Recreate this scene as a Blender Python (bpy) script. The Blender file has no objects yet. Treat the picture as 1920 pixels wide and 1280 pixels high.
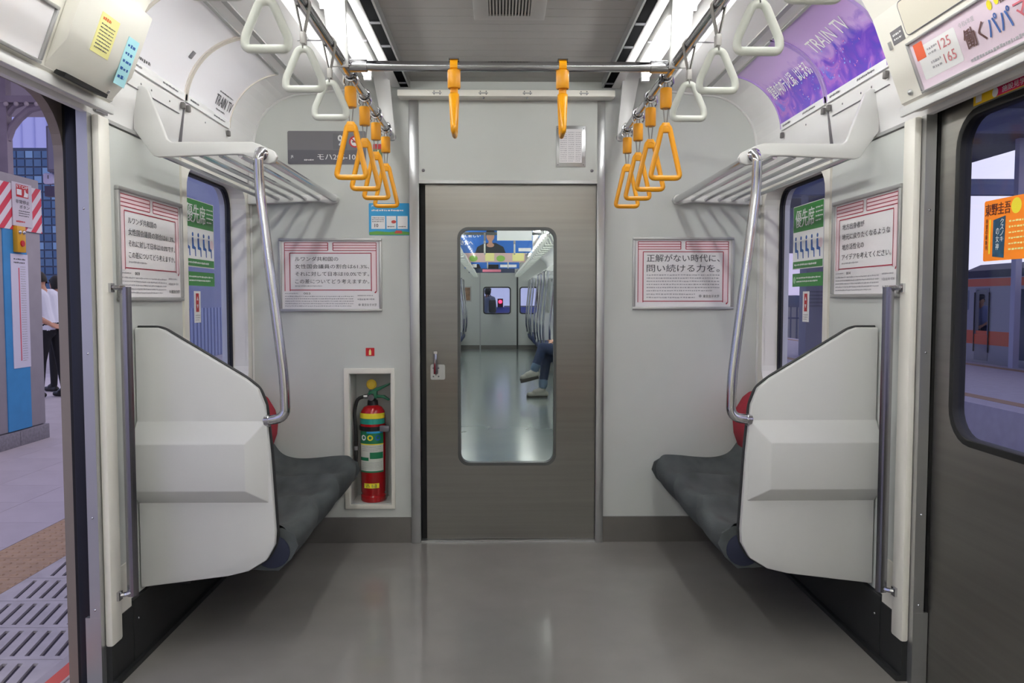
import bpy, bmesh, math, random
from mathutils import Vector, Matrix
from mathutils.geometry import tessellate_polygon
random.seed(7)
S = bpy.context.scene
COL = S.collection
# ------------------------------------------------------------------ camera, sky, exposure
FPX = 1470.0
CAM = Vector((-0.03, 0.0, 1.224))
PITCH = math.atan(78 / FPX); YAW = math.atan(22 / FPX)
cam = bpy.data.cameras.new('camera'); cam.lens = 36 * FPX / 1920; cam.sensor_width = 36
cam.clip_start = 0.05; cam.clip_end = 500
camo = bpy.data.objects.new('camera', cam); COL.objects.link(camo)
camo.location = CAM; camo.rotation_euler = (math.pi / 2 - PITCH, 0, -YAW)
S.camera = camo
S.view_settings.view_transform = 'Standard'; S.view_settings.look = 'None'
S.view_settings.exposure = 0.0; S.view_settings.gamma = 1.0
S.view_settings.use_curve_mapping = False

def lin(c):
    if isinstance(c, str):
        c = [int(c[i:i + 2], 16) / 255 for i in (0, 2, 4)]
    return tuple(x / 12.92 if x <= .04045 else ((x + .055) / 1.055) ** 2.4 for x in c[:3]) + (1.0,)

w = bpy.data.worlds.new('dusk_sky'); S.world = w; w.use_nodes = True
nt = w.node_tree; nt.nodes.clear()
o_ = nt.nodes.new('ShaderNodeOutputWorld'); bg = nt.nodes.new('ShaderNodeBackground')
tc = nt.nodes.new('ShaderNodeTexCoord'); sp = nt.nodes.new('ShaderNodeSeparateXYZ')
nt.links.new(tc.outputs['Generated'], sp.inputs[0])
# dusk: the sun has gone down on the +X side, so the sky runs from blue (-X) to bright pinkish white (+X)
rp = nt.nodes.new('ShaderNodeValToRGB'); mr = nt.nodes.new('ShaderNodeMapRange')
mr.inputs['From Min'].default_value = -1; mr.inputs['From Max'].default_value = 1
nt.links.new(sp.outputs['X'], mr.inputs['Value']); nt.links.new(mr.outputs[0], rp.inputs[0])
e = rp.color_ramp.elements
e[0].position = .1; e[0].color = (.50, .53, .86, 1); e[1].position = .82; e[1].color = (1.6, 1.5, 1.6, 1)
q = e.new(.5); q.color = (.74, .70, .96, 1)
q = e.new(.68); q.color = (1.0, .82, 1.0, 1)
nt.links.new(rp.outputs[0], bg.inputs[0]); bg.inputs[1].default_value = 1.0
nt.links.new(bg.outputs[0], o_.inputs[0])
TUBE_STRENGTH = 29.0

# ------------------------------------------------------------------ materials
M = {}
def mat(name, col, rough=.5, metal=0., noise=0., nscale=8., bump=0., bscale=40., stretch=(1, 1, 1), emit=None, es=0., aniso=0., coat=0., spec=.5):
    if name in M: return M[name]
    m = bpy.data.materials.new(name); m.use_nodes = True; t = m.node_tree; b = t.nodes['Principled BSDF']
    c = lin(col); b.inputs['Base Color'].default_value = c
    b.inputs['Roughness'].default_value = rough; b.inputs['Metallic'].default_value = metal
    b.inputs['Anisotropic'].default_value = aniso; b.inputs['Coat Weight'].default_value = coat
    b.inputs['Specular IOR Level'].default_value = spec
    if emit is not None:
        b.inputs['Emission Color'].default_value = lin(emit); b.inputs['Emission Strength'].default_value = es
    if noise or bump:
        tc = t.nodes.new('ShaderNodeTexCoord'); mp = t.nodes.new('ShaderNodeMapping'); mp.inputs['Scale'].default_value = stretch
        t.links.new(tc.outputs['Object'], mp.inputs[0])
    if noise:
        n = t.nodes.new('ShaderNodeTexNoise'); n.inputs['Scale'].default_value = nscale; n.inputs['Detail'].default_value = 4
        t.links.new(mp.outputs[0], n.inputs['Vector'])
        r = t.nodes.new('ShaderNodeValToRGB')
        r.color_ramp.elements[0].position = .3; r.color_ramp.elements[1].position = .7
        r.color_ramp.elements[0].color = tuple(x * (1 - noise) for x in c[:3]) + (1,)
        r.color_ramp.elements[1].color = tuple(min(1, x * (1 + noise)) for x in c[:3]) + (1,)
        t.links.new(n.outputs['Fac'], r.inputs[0]); t.links.new(r.outputs[0], b.inputs['Base Color'])
    if bump:
        n2 = t.nodes.new('ShaderNodeTexNoise'); n2.inputs['Scale'].default_value = bscale; n2.inputs['Detail'].default_value = 3
        t.links.new(mp.outputs[0], n2.inputs['Vector'])
        bp = t.nodes.new('ShaderNodeBump'); bp.inputs['Strength'].default_value = bump; bp.inputs['Distance'].default_value = .002
        t.links.new(n2.outputs['Fac'], bp.inputs['Height']); t.links.new(bp.outputs[0], b.inputs['Normal'])
    M[name] = m
    return m

def glass(name, tint=(1, 1, 1), ior=1.45):
    m = bpy.data.materials.new(name); m.use_nodes = True; t = m.node_tree; t.nodes.clear()
    o = t.nodes.new('ShaderNodeOutputMaterial'); a = t.nodes.new('ShaderNodeBsdfTransparent'); a.inputs[0].default_value = (*tint, 1)
    g = t.nodes.new('ShaderNodeBsdfGlossy'); g.inputs['Roughness'].default_value = .02
    lw = t.nodes.new('ShaderNodeLayerWeight'); lw.inputs[0].default_value = .5
    p5 = t.nodes.new('ShaderNodeMath'); p5.operation = 'POWER'; p5.inputs[1].default_value = 5
    f = t.nodes.new('ShaderNodeMath'); f.operation = 'MULTIPLY_ADD'; f.inputs[1].default_value = .5; f.inputs[2].default_value = .02
    t.links.new(lw.outputs['Facing'], p5.inputs[0]); t.links.new(p5.outputs[0], f.inputs[0])
    x = t.nodes.new('ShaderNodeMixShader')
    t.links.new(f.outputs[0], x.inputs[0]); t.links.new(a.outputs[0], x.inputs[1]); t.links.new(g.outputs[0], x.inputs[2]); t.links.new(x.outputs[0], o.inputs[0])
    M[name] = m; return m

WALL = mat('wall_laminate', 'cccfcb', .32, noise=.02, nscale=3, bump=.05, bscale=120)
CREAM = mat('cream_enamel', 'ebe8de', .35, noise=.02, nscale=4)
CEIL = mat('ceiling_panel', 'a9a7a4', .45, noise=.02)
COVE = mat('cove_panel', 'eeedec', .38, noise=.015)
FLOOR = mat('floor_linoleum', '8a8783', .10, noise=.05, nscale=5, bump=.02, bscale=9, spec=.55)
BASE = mat('baseboard_grey', '74716d', .32, .5, noise=.06)
STEEL = mat('brushed_steel', '9a9893', .37, 1.0, noise=.06, nscale=3, stretch=(.3, .3, 14), aniso=.95)
_tg = STEEL.node_tree.nodes.new('ShaderNodeCombineXYZ'); _tg.inputs[0].default_value = .707; _tg.inputs[1].default_value = .707     # brushed so that reflections smear sideways
STEEL.node_tree.links.new(_tg.outputs[0], STEEL.node_tree.nodes['Principled BSDF'].inputs['Tangent'])
GRABS = mat('grab_steel', '8f8f94', .22, 1.0)
CHROME = mat('polished_chrome', 'c4c4c8', .12, 1.0)
ALU = mat('aluminium', 'b9babb', .33, .85)
SILVER = mat('satin_silver_frame', 'b4b4b4', .4, .6)
BLACK = mat('black_rubber', '0b0b0d', .55)
DARK = mat('dark_grey_panel', '262728', .5, noise=.1)
NAVYRUB = mat('navy_black_leaf', '101522', .35)
PANEL = mat('partition_plastic', 'cfcfcd', .35, bump=.06, bscale=200)
RACKW = mat('rack_white', 'dcdcda', .35)
STRAPW = mat('strap_pale_green_white', 'd6d9d1', .3)
STRAPB = mat('strap_belt_grey', '8d8a86', .6)
YEL = mat('strap_orange_yellow', 'f0a410', .3)
YEL2 = mat('strap_belt_yellow', 'e39a14', .45)
SEATF = mat('seat_fabric_grey', '4a4f50', .85, noise=.35, nscale=9, stretch=(1, .5, 1), bump=.5, bscale=300)
NAVY = mat('seat_end_navy', '1a2038', .7, noise=.15)
REDF = mat('backrest_red', 'a80f2c', .7, noise=.12, nscale=20, bump=.3, bscale=300)
PAPER = mat('poster_paper', 'f1eef0', .22, coat=.5)
INKRED = mat('ink_crimson', 'a5223c', .4)
PINK = mat('ink_pale_pink', 'f3dde2', .4)
INK = mat('ink_dark', '56565a', .5)
INKL = mat('ink_light_grey', 'a9a7ac', .5)
WHITE = mat('print_white', 'f5f5f5', .35)
GREYP = mat('plate_grey', '77757a', .4)
GREYP2 = mat('plate_dark_grey', '64636c', .4)
GREEN = mat('print_green', '2f8a3a', .35)
BLUEP = mat('print_blue', '1f5aa8', .4)
SKYB = mat('print_sky_blue', '2d9fd8', .35)
REDP = mat('print_red', 'c8202c', .4)
ORANGE = mat('print_orange', 'f58a10', .4)
YELP = mat('print_yellow', 'f4e23a', .4)
LEMON = mat('print_lemon', 'f3eda0', .45)
CYANP = mat('print_pale_cyan', 'b4eaf3', .45)
EXTRED = mat('extinguisher_red', 'b0121a', .22, coat=.4)
EXTGRN = mat('extinguisher_green', '0f6b4a', .35)
RUB = mat('hose_black', '141416', .5)
TUBE = mat('fluorescent_tube', 'ffffff', .4, emit=(.992, .995, .985), es=TUBE_STRENGTH)
SKIN = mat('skin', 'c08f78', .55)
HAIR = mat('hair_black', '14110f', .6)
GLASS = glass('clear_glass', (.93, .96, .95))
GLASSD = glass('tinted_glass', (.78, .82, .92))

# ------------------------------------------------------------------ mesh helpers
class MB:
    def __init__(s): s.v = []; s.f = []; s.m = []; s.cm = 0
    def add(s, vs, fs):
        b = len(s.v); s.v += [tuple(p) for p in vs]; s.f += [tuple(b + i for i in f) for f in fs]; s.m += [s.cm] * len(fs); return s
    def box(s, x0, x1, y0, y1, z0, z1):
        vs = [(x, y, z) for x in (x0, x1) for y in (y0, y1) for z in (z0, z1)]
        return s.add(vs, [(0, 1, 3, 2), (4, 6, 7, 5), (0, 4, 5, 1), (2, 3, 7, 6), (0, 2, 6, 4), (1, 5, 7, 3)])
    def prism(s, poly, ax, a0, a1, holes=()):
        """poly in the two other axes (order x,y,z without ax); extruded along ax from a0 to a1, with holes"""
        i = 'xyz'.index(ax); oth = [k for k in range(3) if k != i]
        def P(p, a):
            r = [0, 0, 0]; r[oth[0]] = p[0]; r[oth[1]] = p[1]; r[i] = a; return tuple(r)
        loops = [list(poly)] + [list(h) for h in holes]
        flat = [p for l in loops for p in l]; n = len(flat)
        tris = tessellate_polygon([[Vector((p[0], p[1], 0)) for p in l] for l in loops])
        vs = [P(p, a0) for p in flat] + [P(p, a1) for p in flat]
        fs = [tuple(t) for t in tris] + [tuple(n + k for k in t[::-1]) for t in tris]
        k0 = 0
        for l in loops:
            L = len(l)
            for k in range(L):
                a, b = k0 + k, k0 + (k + 1) % L
                fs.append((a, b, n + b, n + a))
            k0 += L
        return s.add(vs, fs)
    def tube(s, path, r, n=10, cap=True, closed=False):
        P = [Vector(p) for p in path]; N = len(P)
        rr = r if isinstance(r, (list, tuple)) else [r] * N
        up = None; rings = []
        for i, p in enumerate(P):
            if closed: t = (P[(i + 1) % N] - P[i - 1]).normalized()
            else: t = (P[min(i + 1, N - 1)] - P[max(i - 1, 0)]).normalized()
            if up is None:
                up = t.orthogonal().normalized()
            up = (up - t * up.dot(t)).normalized(); b = t.cross(up)
            rings.append([p + (up * math.cos(2 * math.pi * k / n) + b * math.sin(2 * math.pi * k / n)) * rr[i] for k in range(n)])
        vs = [v for rg in rings for v in rg]; fs = []
        for i in range(N if closed else N - 1):
            j = (i + 1) % N
            for k in range(n): fs.append((i * n + k, i * n + (k + 1) % n, j * n + (k + 1) % n, j * n + k))
        if cap and not closed: fs += [tuple(range(n))[::-1], tuple((N - 1) * n + k for k in range(n))]
        return s.add(vs, fs)
    def lathe(s, prof, cx, cy, n=24):
        vs = []; fs = []; L = len(prof)
        for k in range(n):
            a = 2 * math.pi * k / n
            for r, z in prof: vs.append((cx + r * math.cos(a), cy + r * math.sin(a), z))
        for k in range(n):
            for i in range(L - 1):
                fs.append((k * L + i, ((k + 1) % n) * L + i, ((k + 1) % n) * L + i + 1, k * L + i + 1))
        return s.add(vs, fs)
    def ell(s, c, r, nu=12, nv=8):
        vs = [(c[0], c[1], c[2] - r[2])]; fs = []
        for j in range(1, nv):
            t = -math.pi / 2 + math.pi * j / nv
            for k in range(nu):
                a = 2 * math.pi * k / nu
                vs.append((c[0] + r[0] * math.cos(t) * math.cos(a), c[1] + r[1] * math.cos(t) * math.sin(a), c[2] + r[2] * math.sin(t)))
        vs.append((c[0], c[1], c[2] + r[2])); top = len(vs) - 1
        for k in range(nu):
            fs.append((0, 1 + (k + 1) % nu, 1 + k)); b = 1 + (nv - 2) * nu
            fs.append((top, b + k, b + (k + 1) % nu))
            for j in range(nv - 2):
                a0 = 1 + j * nu
                fs.append((a0 + k, a0 + (k + 1) % nu, a0 + nu + (k + 1) % nu, a0 + nu + k))
        return s.add(vs, fs)
    def grid(s, fn, nu, nv, wrapu=False):
        vs = [fn(i / nu, j / nv) for i in range(nu + (0 if wrapu else 1)) for j in range(nv + 1)]
        fs = []; W = nv + 1; NU = nu if wrapu else nu + 1
        for i in range(nu):
            for j in range(nv):
                a = i * W + j; b = ((i + 1) % NU) * W + j
                fs.append((a, b, b + 1, a + 1))
        return s.add(vs, fs)

def make(mb, name, mats, parent=None, org=(0, 0, 0), smooth=False, bevel=0, auto=True):
    me = bpy.data.meshes.new(name); ox, oy, oz = org
    me.from_pydata([(x - ox, y - oy, z - oz) for x, y, z in mb.v], [], mb.f)
    if not isinstance(mats, (list, tuple)): mats = [mats]
    for m in mats: me.materials.append(m)
    if len(mats) > 1: me.polygons.foreach_set('material_index', mb.m)
    bm = bmesh.new(); bm.from_mesh(me)
    if bevel or smooth: bmesh.ops.remove_doubles(bm, verts=bm.verts, dist=1e-5)
    if bevel:
        bmesh.ops.recalc_face_normals(bm, faces=bm.faces)
        ed = [e for e in bm.edges if len(e.link_faces) == 2 and e.calc_face_angle(0) > .5]
        bmesh.ops.bevel(bm, geom=ed, offset=bevel, segments=2, affect='EDGES', profile=.5)
    bmesh.ops.recalc_face_normals(bm, faces=bm.faces)
    bm.to_mesh(me); bm.free()
    if smooth or bevel:
        me.polygons.foreach_set('use_smooth', [True] * len(me.polygons))
        me.set_sharp_from_angle(angle=math.radians(40))
    o = bpy.data.objects.new(name, me); COL.objects.link(o)
    if parent: o.parent = parent
    else: o.location = org
    return o

def tag(o, label=None, cat=None, group=None, kind=None):
    if label: o['label'] = label
    if cat: o['category'] = cat
    if group: o['group'] = group
    if kind: o['kind'] = kind
    return o

class T:
    """a thing: an Empty at its base; parts are built in world space and stored relative to it"""
    def __init__(s, name, label, cat, loc, group=None, kind=None):
        s.o = bpy.data.objects.new(name, None); COL.objects.link(s.o); s.o.location = loc; s.loc = loc; s.o.empty_display_size = .05
        tag(s.o, label, cat, group, kind)
    def p(s, mb, name, mats, smooth=False, bevel=0, under=None, label=None, kind=None):
        ob = make(mb, name, mats, under or s.o, s.loc, smooth, bevel)
        return tag(ob, label, None, None, kind)

def one(mb, name, mats, label, cat, org, group=None, smooth=False, bevel=0):
    return tag(make(mb, name, mats, None, org, smooth, bevel), label, cat, group)
def struct(mb, name, mats, parent=None, smooth=False, bevel=0, org=(0, 0, 0)):
    o = make(mb, name, mats, parent, org, smooth, bevel)
    if not parent: o['kind'] = 'structure'
    return o
def copy_tree(o, loc=None, parent=None):
    c = o.copy(); COL.objects.link(c)
    if parent: c.parent = parent
    if loc is not None: c.location = loc
    for ch in list(o.children): copy_tree(ch, None, c)
    return c

def rrect(x0, y0, x1, y1, r, n=6):
    pts = []
    for cx, cy, a in ((x1 - r, y1 - r, 0), (x0 + r, y1 - r, 90), (x0 + r, y0 + r, 180), (x1 - r, y0 + r, 270)):
        for k in range(n + 1):
            t = math.radians(a + 90 * k / n); pts.append((cx + r * math.cos(t), cy + r * math.sin(t)))
    return pts
def ring_prism(mb, outer, inner, ax, a0, a1): return mb.prism(outer, ax, a0, a1, [inner])
def arcpts(pts, r, n=5):
    """round the corners of an open polyline"""
    P = [Vector(p) for p in pts]; out = [P[0]]
    for i in range(1, len(P) - 1):
        a = (P[i - 1] - P[i]); b = (P[i + 1] - P[i]); d = min(r, a.length * .49, b.length * .49)
        s, e2 = P[i] + a.normalized() * d, P[i] + b.normalized() * d
        for k in range(n + 1):
            t = k / n; out.append(s * (1 - t) ** 2 + P[i] * 2 * t * (1 - t) + e2 * t * t)
    out.append(P[-1]); return out

# ------------------------------------------------------------------ photo pixel -> point on a known plane
_fw = Vector((math.sin(YAW) * math.cos(PITCH), math.cos(YAW) * math.cos(PITCH), -math.sin(PITCH)))
_rt = Vector((math.cos(YAW), -math.sin(YAW), 0)); _up = _rt.cross(_fw)
def at(px, py, ax, val):
    d = _fw + _rt * ((px - 960) / FPX) + _up * ((640 - py) / FPX); i = 'XYZ'.index(ax)
    return CAM + d * ((val - CAM[i]) / d[i])

# ------------------------------------------------------------------ print: flat lettering and shapes on a surface
def plane(o, U, V):
    o = Vector(o); U = Vector(U); V = Vector(V); N = U.cross(V).normalized()
    return lambda u, v, d=0: o + U * u + V * v + N * d
_tc = {}
def text_mesh(body, bold):
    k = (body, bold)
    if k not in _tc:
        c = bpy.data.curves.new('t', 'FONT'); c.body = body; c.resolution_u = 2; c.offset = bold; c.fill_mode = 'FRONT'
        o = bpy.data.objects.new('t', c); COL.objects.link(o)
        dg = bpy.context.evaluated_depsgraph_get(); dg.update()
        me = bpy.data.meshes.new_from_object(o.evaluated_get(dg))
        vs = [(v.co.x, v.co.y) for v in me.vertices]; fs = [tuple(p.vertices) for p in me.polygons]
        bpy.data.objects.remove(o); bpy.data.curves.remove(c); bpy.data.meshes.remove(me)
        _tc[k] = (vs, fs)
    return _tc[k]
def text(mb, m, body, u0, v0, u1, v1, d=.0012, bold=0.0, vert=False):
    """letters stretched to fill the box"""
    if vert:
        n = len(body); h = (v1 - v0) / n
        for k, ch in enumerate(body): text(mb, m, ch, u0, v1 - (k + .94) * h, u1, v1 - (k + .06) * h, d, bold)
        return mb
    vs, fs = text_mesh(body, 0.0)
    if not vs: return mb
    if bold > 0:      # heavier strokes: the same letters printed a few times, a hair apart
        k = bold * (v1 - v0)
        for j, du in enumerate((-k, k)): text(mb, m, body, u0 + du, v0, u1 + du, v1, d + .0002 * (j + 1))
    a0 = min(x for x, y in vs); a1 = max(x for x, y in vs); b0 = min(y for x, y in vs); b1 = max(y for x, y in vs)
    sx = (u1 - u0) / max(a1 - a0, 1e-6); sy = (v1 - v0) / max(b1 - b0, 1e-6)
    return mb.add([m(u0 + (x - a0) * sx, v0 + (y - b0) * sy, d) for x, y in vs], fs)
def rect(mb, m, u0, v0, u1, v1, d=.001, n=1):
    vs = []; fs = []
    for j in range(n + 1):
        v = v0 + (v1 - v0) * j / n; vs += [m(u0, v, d), m(u1, v, d)]
    for j in range(n): fs.append((2 * j, 2 * j + 1, 2 * j + 3, 2 * j + 2))
    return mb.add(vs, fs)
def flat(mb, m, pts, d=.001):
    tr = tessellate_polygon([[Vector((p[0], p[1], 0)) for p in pts]])
    return mb.add([m(p[0], p[1], d) for p in pts], [tuple(t) for t in tr])
def disc(mb, m, u, v, r, d=.001, n=20, ry=None):
    return flat(mb, m, [(u + r * math.cos(2 * math.pi * k / n), v + (ry or r) * math.sin(2 * math.pi * k / n)) for k in range(n)], d)
def dashes(mb, m, u0, v0, u1, v1, rows, d=.0012, fill=.5, seed=1):
    """print too small to read: rows of little marks"""
    R = random.Random(seed); h = (v1 - v0) / rows
    for r in range(rows):
        v = v1 - (r + 1) * h + h * (1 - fill) / 2; u = u0; end = u1 - (R.random() * .25 * (u1 - u0) if r == rows - 1 else 0)
        while u < end:
            wd = h * R.uniform(.35, .8); rect(mb, m, u, v + h * fill * R.uniform(0, .25), min(u + wd, end), v + h * fill * R.uniform(.75, 1), d); u += wd + h * R.uniform(.12, .3)
    return mb
def slab(mb, m, u0, v0, u1, v1, d0, d1, n=1):
    """a sheet with thickness on a mapping"""
    def pt(u, v, d): return m(u, v, d)
    vs = []; fs = []
    for j in range(n + 1):
        v = v0 + (v1 - v0) * j / n; vs += [m(u0, v, d0), m(u1, v, d0), m(u1, v, d1), m(u0, v, d1)]
    for j in range(n):
        a, b = 4 * j, 4 * j + 4
        fs += [(a + k, a + (k + 1) % 4, b + (k + 1) % 4, b + k) for k in range(4)]
    fs += [(0, 1, 2, 3), (4 * n, 4 * n + 1, 4 * n + 2, 4 * n + 3)]
    return mb.add(vs, fs)
# ================================================================== THE CAR: shell
YE = 3.92; XW = 1.275; YB = -11.0
JY = 2.44                       # door jamb
AC = (.985, 1.975); AR = .26    # cove arc
struct(MB().box(-XW, XW, YB, YE, -.06, 0).box(-1.39, -XW, 1.1, JY, -.06, -.004).box(XW, 1.39, 1.1, JY, -.06, -.004), 'floor', FLOOR)

def ceil_profile():
    p = [(0, 2.30), (.47, 2.30), (.53, 2.315), (.76, 2.315), (.785, 2.255), (.985, 2.235)]
    for k in range(1, 13):
        a = math.pi / 2 * (1 - k / 12); p.append((AC[0] + AR * math.cos(a), AC[1] + AR * math.sin(a)))
    p.append((XW, 1.79)); return p
def ceiling(name, y0, y1):
    pr = ceil_profile(); full = [(-x, z) for x, z in pr[::-1]] + pr[1:]
    mb = MB()
    outer = [(XW + .02, 1.79), (XW + .02, 2.36), (-XW - .02, 2.36), (-XW - .02, 1.79)]
    mb.cm = 0; mb.prism(full + outer, 'y', y0, y1)
    o = struct(mb, name, [COVE, CEIL])
    for p in o.data.polygons:
        p.material_index = 1 if abs(p.center.x) < .5 else 0
    return o
ceil_o = ceiling('ceiling', YB, YE)
yy = 1.9
for k in range(25):
    struct(MB().box(-.468, .468, yy, min(yy + .0785, YE - .002), 2.2955, 2.30), 'ceiling_slat', CEIL, ceil_o); yy += .081
struct(MB().box(-XW - .1, XW + .1, YB, YE + .1, 2.36, 2.44), 'roof', ALU)

def side_wall(s, name):
    pts = [(YB, -.06), (1.1, -.06), (1.1, 1.87), (JY, 1.87), (JY, -.06), (YE + .1, -.06), (YE + .1, 2.36), (YB, 2.36)]
    o = struct(MB().prism(pts, 'x', s * XW, s * 1.39, [rrect(3.13, .80, 3.85, 1.76, .10)]), name, CREAM)
    # window surround panel, slightly proud, gives the vertical joints
    struct(MB().prism([(3.085, .226), (3.905, .226), (3.905, 1.785), (3.085, 1.785)], 'x', s * (XW - .012), s * (XW + .001), [rrect(3.13, .80, 3.85, 1.76, .10)]), 'window_surround_panel', CREAM, o)
    struct(MB().box(s * (XW - .009), s * XW, 2.51, 3.07, .226, 1.775), 'wall_panel', WALL, o)
    struct(MB().box(s * (XW - .016), s * XW, 2.46, 3.07, 1.779, 1.79), 'joint_strip', SILVER, o)
    struct(MB().box(s * (XW - .024), s * XW, JY - .006, 2.505, .13, 1.79), 'door_post', CREAM, o, bevel=.008)
    struct(MB().box(s * (XW - .014), s * XW, 2.50, 2.585, .20, .36), 'post_foot', CREAM, o)
    struct(MB().box(s * (XW - .020), s * XW, 2.585, YE, 0, .222), 'kick_panel', DARK, o)
    struct(MB().box(s * (XW - .018), s * XW, JY, 2.585, 0, .205), 'kick_panel', DARK, o)
    struct(MB().box(s * (XW - .035), s * (XW - .019), 2.44, YE, 0, .018), 'floor_edge', DARK, o)
    for y, z in ((2.62, .15),):
        struct(MB().ell((s * (XW - .021), y, z), (.003, .005, .005), 8, 6), 'screw', CHROME, o, smooth=True)
    return o
wl = side_wall(-1, 'wall_left'); wr = side_wall(1, 'wall_right')
struct(MB().box(-1.39, 1.39, YB - .1, YB, -.06, 2.4), 'wall_back', WALL)

def jamb(s, n):
    mb = MB().box(s * XW, s * 1.308, JY - .028, JY, .235, 1.86).box(s * XW, s * 1.322, JY - .029, JY, 0, .235)
    o = struct(mb, 'trim_%d' % n, ALU)
    for z in (.26, .55, 1.06, 1.5):
        struct(MB().ell((s * 1.292, JY - .0285, z), (.004, .003, .004), 8, 6), 'screw', CHROME, o, smooth=True)
    # outer body edge round the doorway, rounded at the top corner
    op = [(1.09, -.06), (1.09, 1.9), (JY + .02, 1.9), (JY + .02, -.06)]
    inn = [(JY - .003, -.06)] + [(JY - .003 - .17 + .17 * math.cos(a), 1.66 + .17 * math.sin(a)) for a in [math.pi / 2 * k / 8 for k in range(9)]] + \
          [(1.13 + .17 + .17 * math.cos(a), 1.66 + .17 * math.sin(a)) for a in [math.pi / 2 + math.pi / 2 * k / 8 for k in range(9)]] + [(1.13, -.06)]
    o2 = struct(MB().prism(op + inn, 'x', s * 1.362, s * 1.391), 'trim_%d' % (n + 2), mat('outer_steel', '8f857c', .45, .5))
    return o
jamb(-1, 1); jamb(1, 2)

# door header boxes above the side doors
HP = [(1.275, 1.83), (1.26, 1.80), (1.205, 1.79), (1.205, 1.815), (1.195, 1.82), (1.10, 2.07), (1.02, 2.21), (1.02, 2.25), (1.285, 2.34)]
def header(s, n):
    o = struct(MB().prism([(s * x, z) for x, z in HP], 'y', .95, 2.41), 'trim_%d' % n, CREAM)
    struct(MB().box(s * 1.20, s * 1.213, .95, 2.43, 1.784, 1.812), 'lip', RACKW, o, bevel=.003)
    struct(MB().box(s * 1.276, s * 1.385, 1.1, JY, 1.853, 1.869), 'soffit_seal', BLACK, o)
    return o
hl = header(-1, 5); hr = header(1, 6)
def hmap(s, ystart):
    """sloped header face: u from ystart in reading direction, v up the slope"""
    V = Vector((-s * .095, 0, .25)).normalized()
    U = Vector((0, -1, 0)) if s > 0 else Vector((0, 1, 0))
    return plane((s * 1.195, ystart, 1.82), U, V)

# ------------------------------------------------------------------ end wall with doorway and extinguisher niche
DX0, DX1, DZ = -.43, .449, 1.80
NI = (-.785, .194, -.578, .856)
pts = [(-1.39, -.06), (DX0, -.06), (DX0, DZ), (DX1, DZ), (DX1, -.06), (1.39, -.06), (1.39, 2.36), (-1.39, 2.36)]
we = struct(MB().prism(pts, 'y', YE, YE + .1, [[(NI[0], NI[1]), (NI[2], NI[1]), (NI[2], NI[3]), (NI[0], NI[3])]]), 'wall_end', WALL)
nb = MB()
nb.box(NI[0], NI[2], YE + .17, YE + .18, NI[1], NI[3]).box(NI[0] - .01, NI[0] + .003, YE + .001, YE + .18, NI[1], NI[3]).box(NI[2] - .003, NI[2] + .01, YE + .001, YE + .18, NI[1], NI[3])
nb.box(NI[0] - .01, NI[2] + .01, YE + .001, YE + .18, NI[1] - .01, NI[1] + .003).box(NI[0] - .01, NI[2] + .01, YE + .001, YE + .18, NI[3] - .003, NI[3] + .01)
struct(nb, 'niche_lining', WALL, we)
struct(MB().prism([(-.812, .172), (-.559, .172), (-.559, .883), (-.812, .883)], 'y', YE - .012, YE + .002, [[(NI[0], NI[1]), (NI[2], NI[1]), (NI[2], NI[3]), (NI[0], NI[3])]]), 'niche_frame', CREAM, we, bevel=.003)
struct(MB().box(-.478, DX0, YE - .022, YE + .05, 0, 2.2), 'door_frame_post', ALU, we, bevel=.003)
struct(MB().box(DX1, .487, YE - .022, YE + .05, 0, 2.2), 'door_frame_post', ALU, we, bevel=.003)
struct(MB().box(DX0, DX1, YE - .016, YE + .03, 1.80, 2.22), 'transom_panel', WALL, we)
struct(MB().box(DX0, DX1, YE - .024, YE + .03, 1.796, 1.812), 'transom_edge', ALU, we)
for x in (DX0 + .022, DX1 - .026):
    struct(MB().ell((x, YE - .017, 1.86), (.008, .006, .008), 10, 6), 'bolt', GREYP, we, smooth=True)
struct(MB().box(DX0, DX1, YE - .01, YE + .1, 0, .008), 'door_sill', ALU, we)
for a, b in ((-XW, -.478), (.487, XW)):
    struct(MB().box(a, b, YE - .012, YE, 0, .128), 'baseboard_end', BASE)
def arch(s):
    path = [(s * (XW - .012), YE - .004, .36), (s * (XW - .012), YE - .004, 1.78), (s * AC[0] + s * AR, YE - .004, AC[1])]
    for k in range(1, 11):
        a = math.pi / 2 * k / 10; path.append((s * (AC[0] + AR * math.cos(a)), YE - .004, AC[1] + AR * math.sin(a)))
    path.append((s * .79, YE - .004, 2.253))
    struct(MB().tube(path, .009, 6), 'arch_bead', RACKW, we, smooth=True)
arch(-1); arch(1)

# end door
LX0, LX1 = -.402, .449
W0 = rrect(-.236, .395, .244, 1.578, .05)
dr = T('door_1', None, None, (0, YE + .02, 0), kind='structure')
dr.p(MB().prism([(LX0, .01), (LX1, .01), (LX1, 1.795), (LX0, 1.795)], 'y', YE + .015, YE + .05, [W0]), 'door_leaf', STEEL)
dr.p(MB().prism(rrect(-.244, .387, .252, 1.586, .055), 'y', YE + .010, YE + .052, [rrect(-.230, .401, .238, 1.572, .046)]), 'window_gasket', mat('gasket_grey', '5a5c5c', .4, .5))
dr.p(MB().prism(W0, 'y', YE + .03, YE + .036), 'window_pane', GLASS)
dr.p(MB().box(DX0, LX0, YE + .03, YE + .06, .01, 1.795), 'edge_seal', BLACK)
pl = dr.p(MB().prism(rrect(-.380, .824, -.308, .900, .008), 'y', YE + .008, YE + .016), 'handle_plate', ALU)
dr.p(MB().tube([(-.353, YE - .012, .965), (-.353, YE - .016, .92), (-.353, YE - .004, .855)], [.007, .009, .012], 8).box(-.362, -.344, YE - .02, YE + .012, .955, .968), 'lever', CHROME, smooth=True, under=pl)
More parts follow.
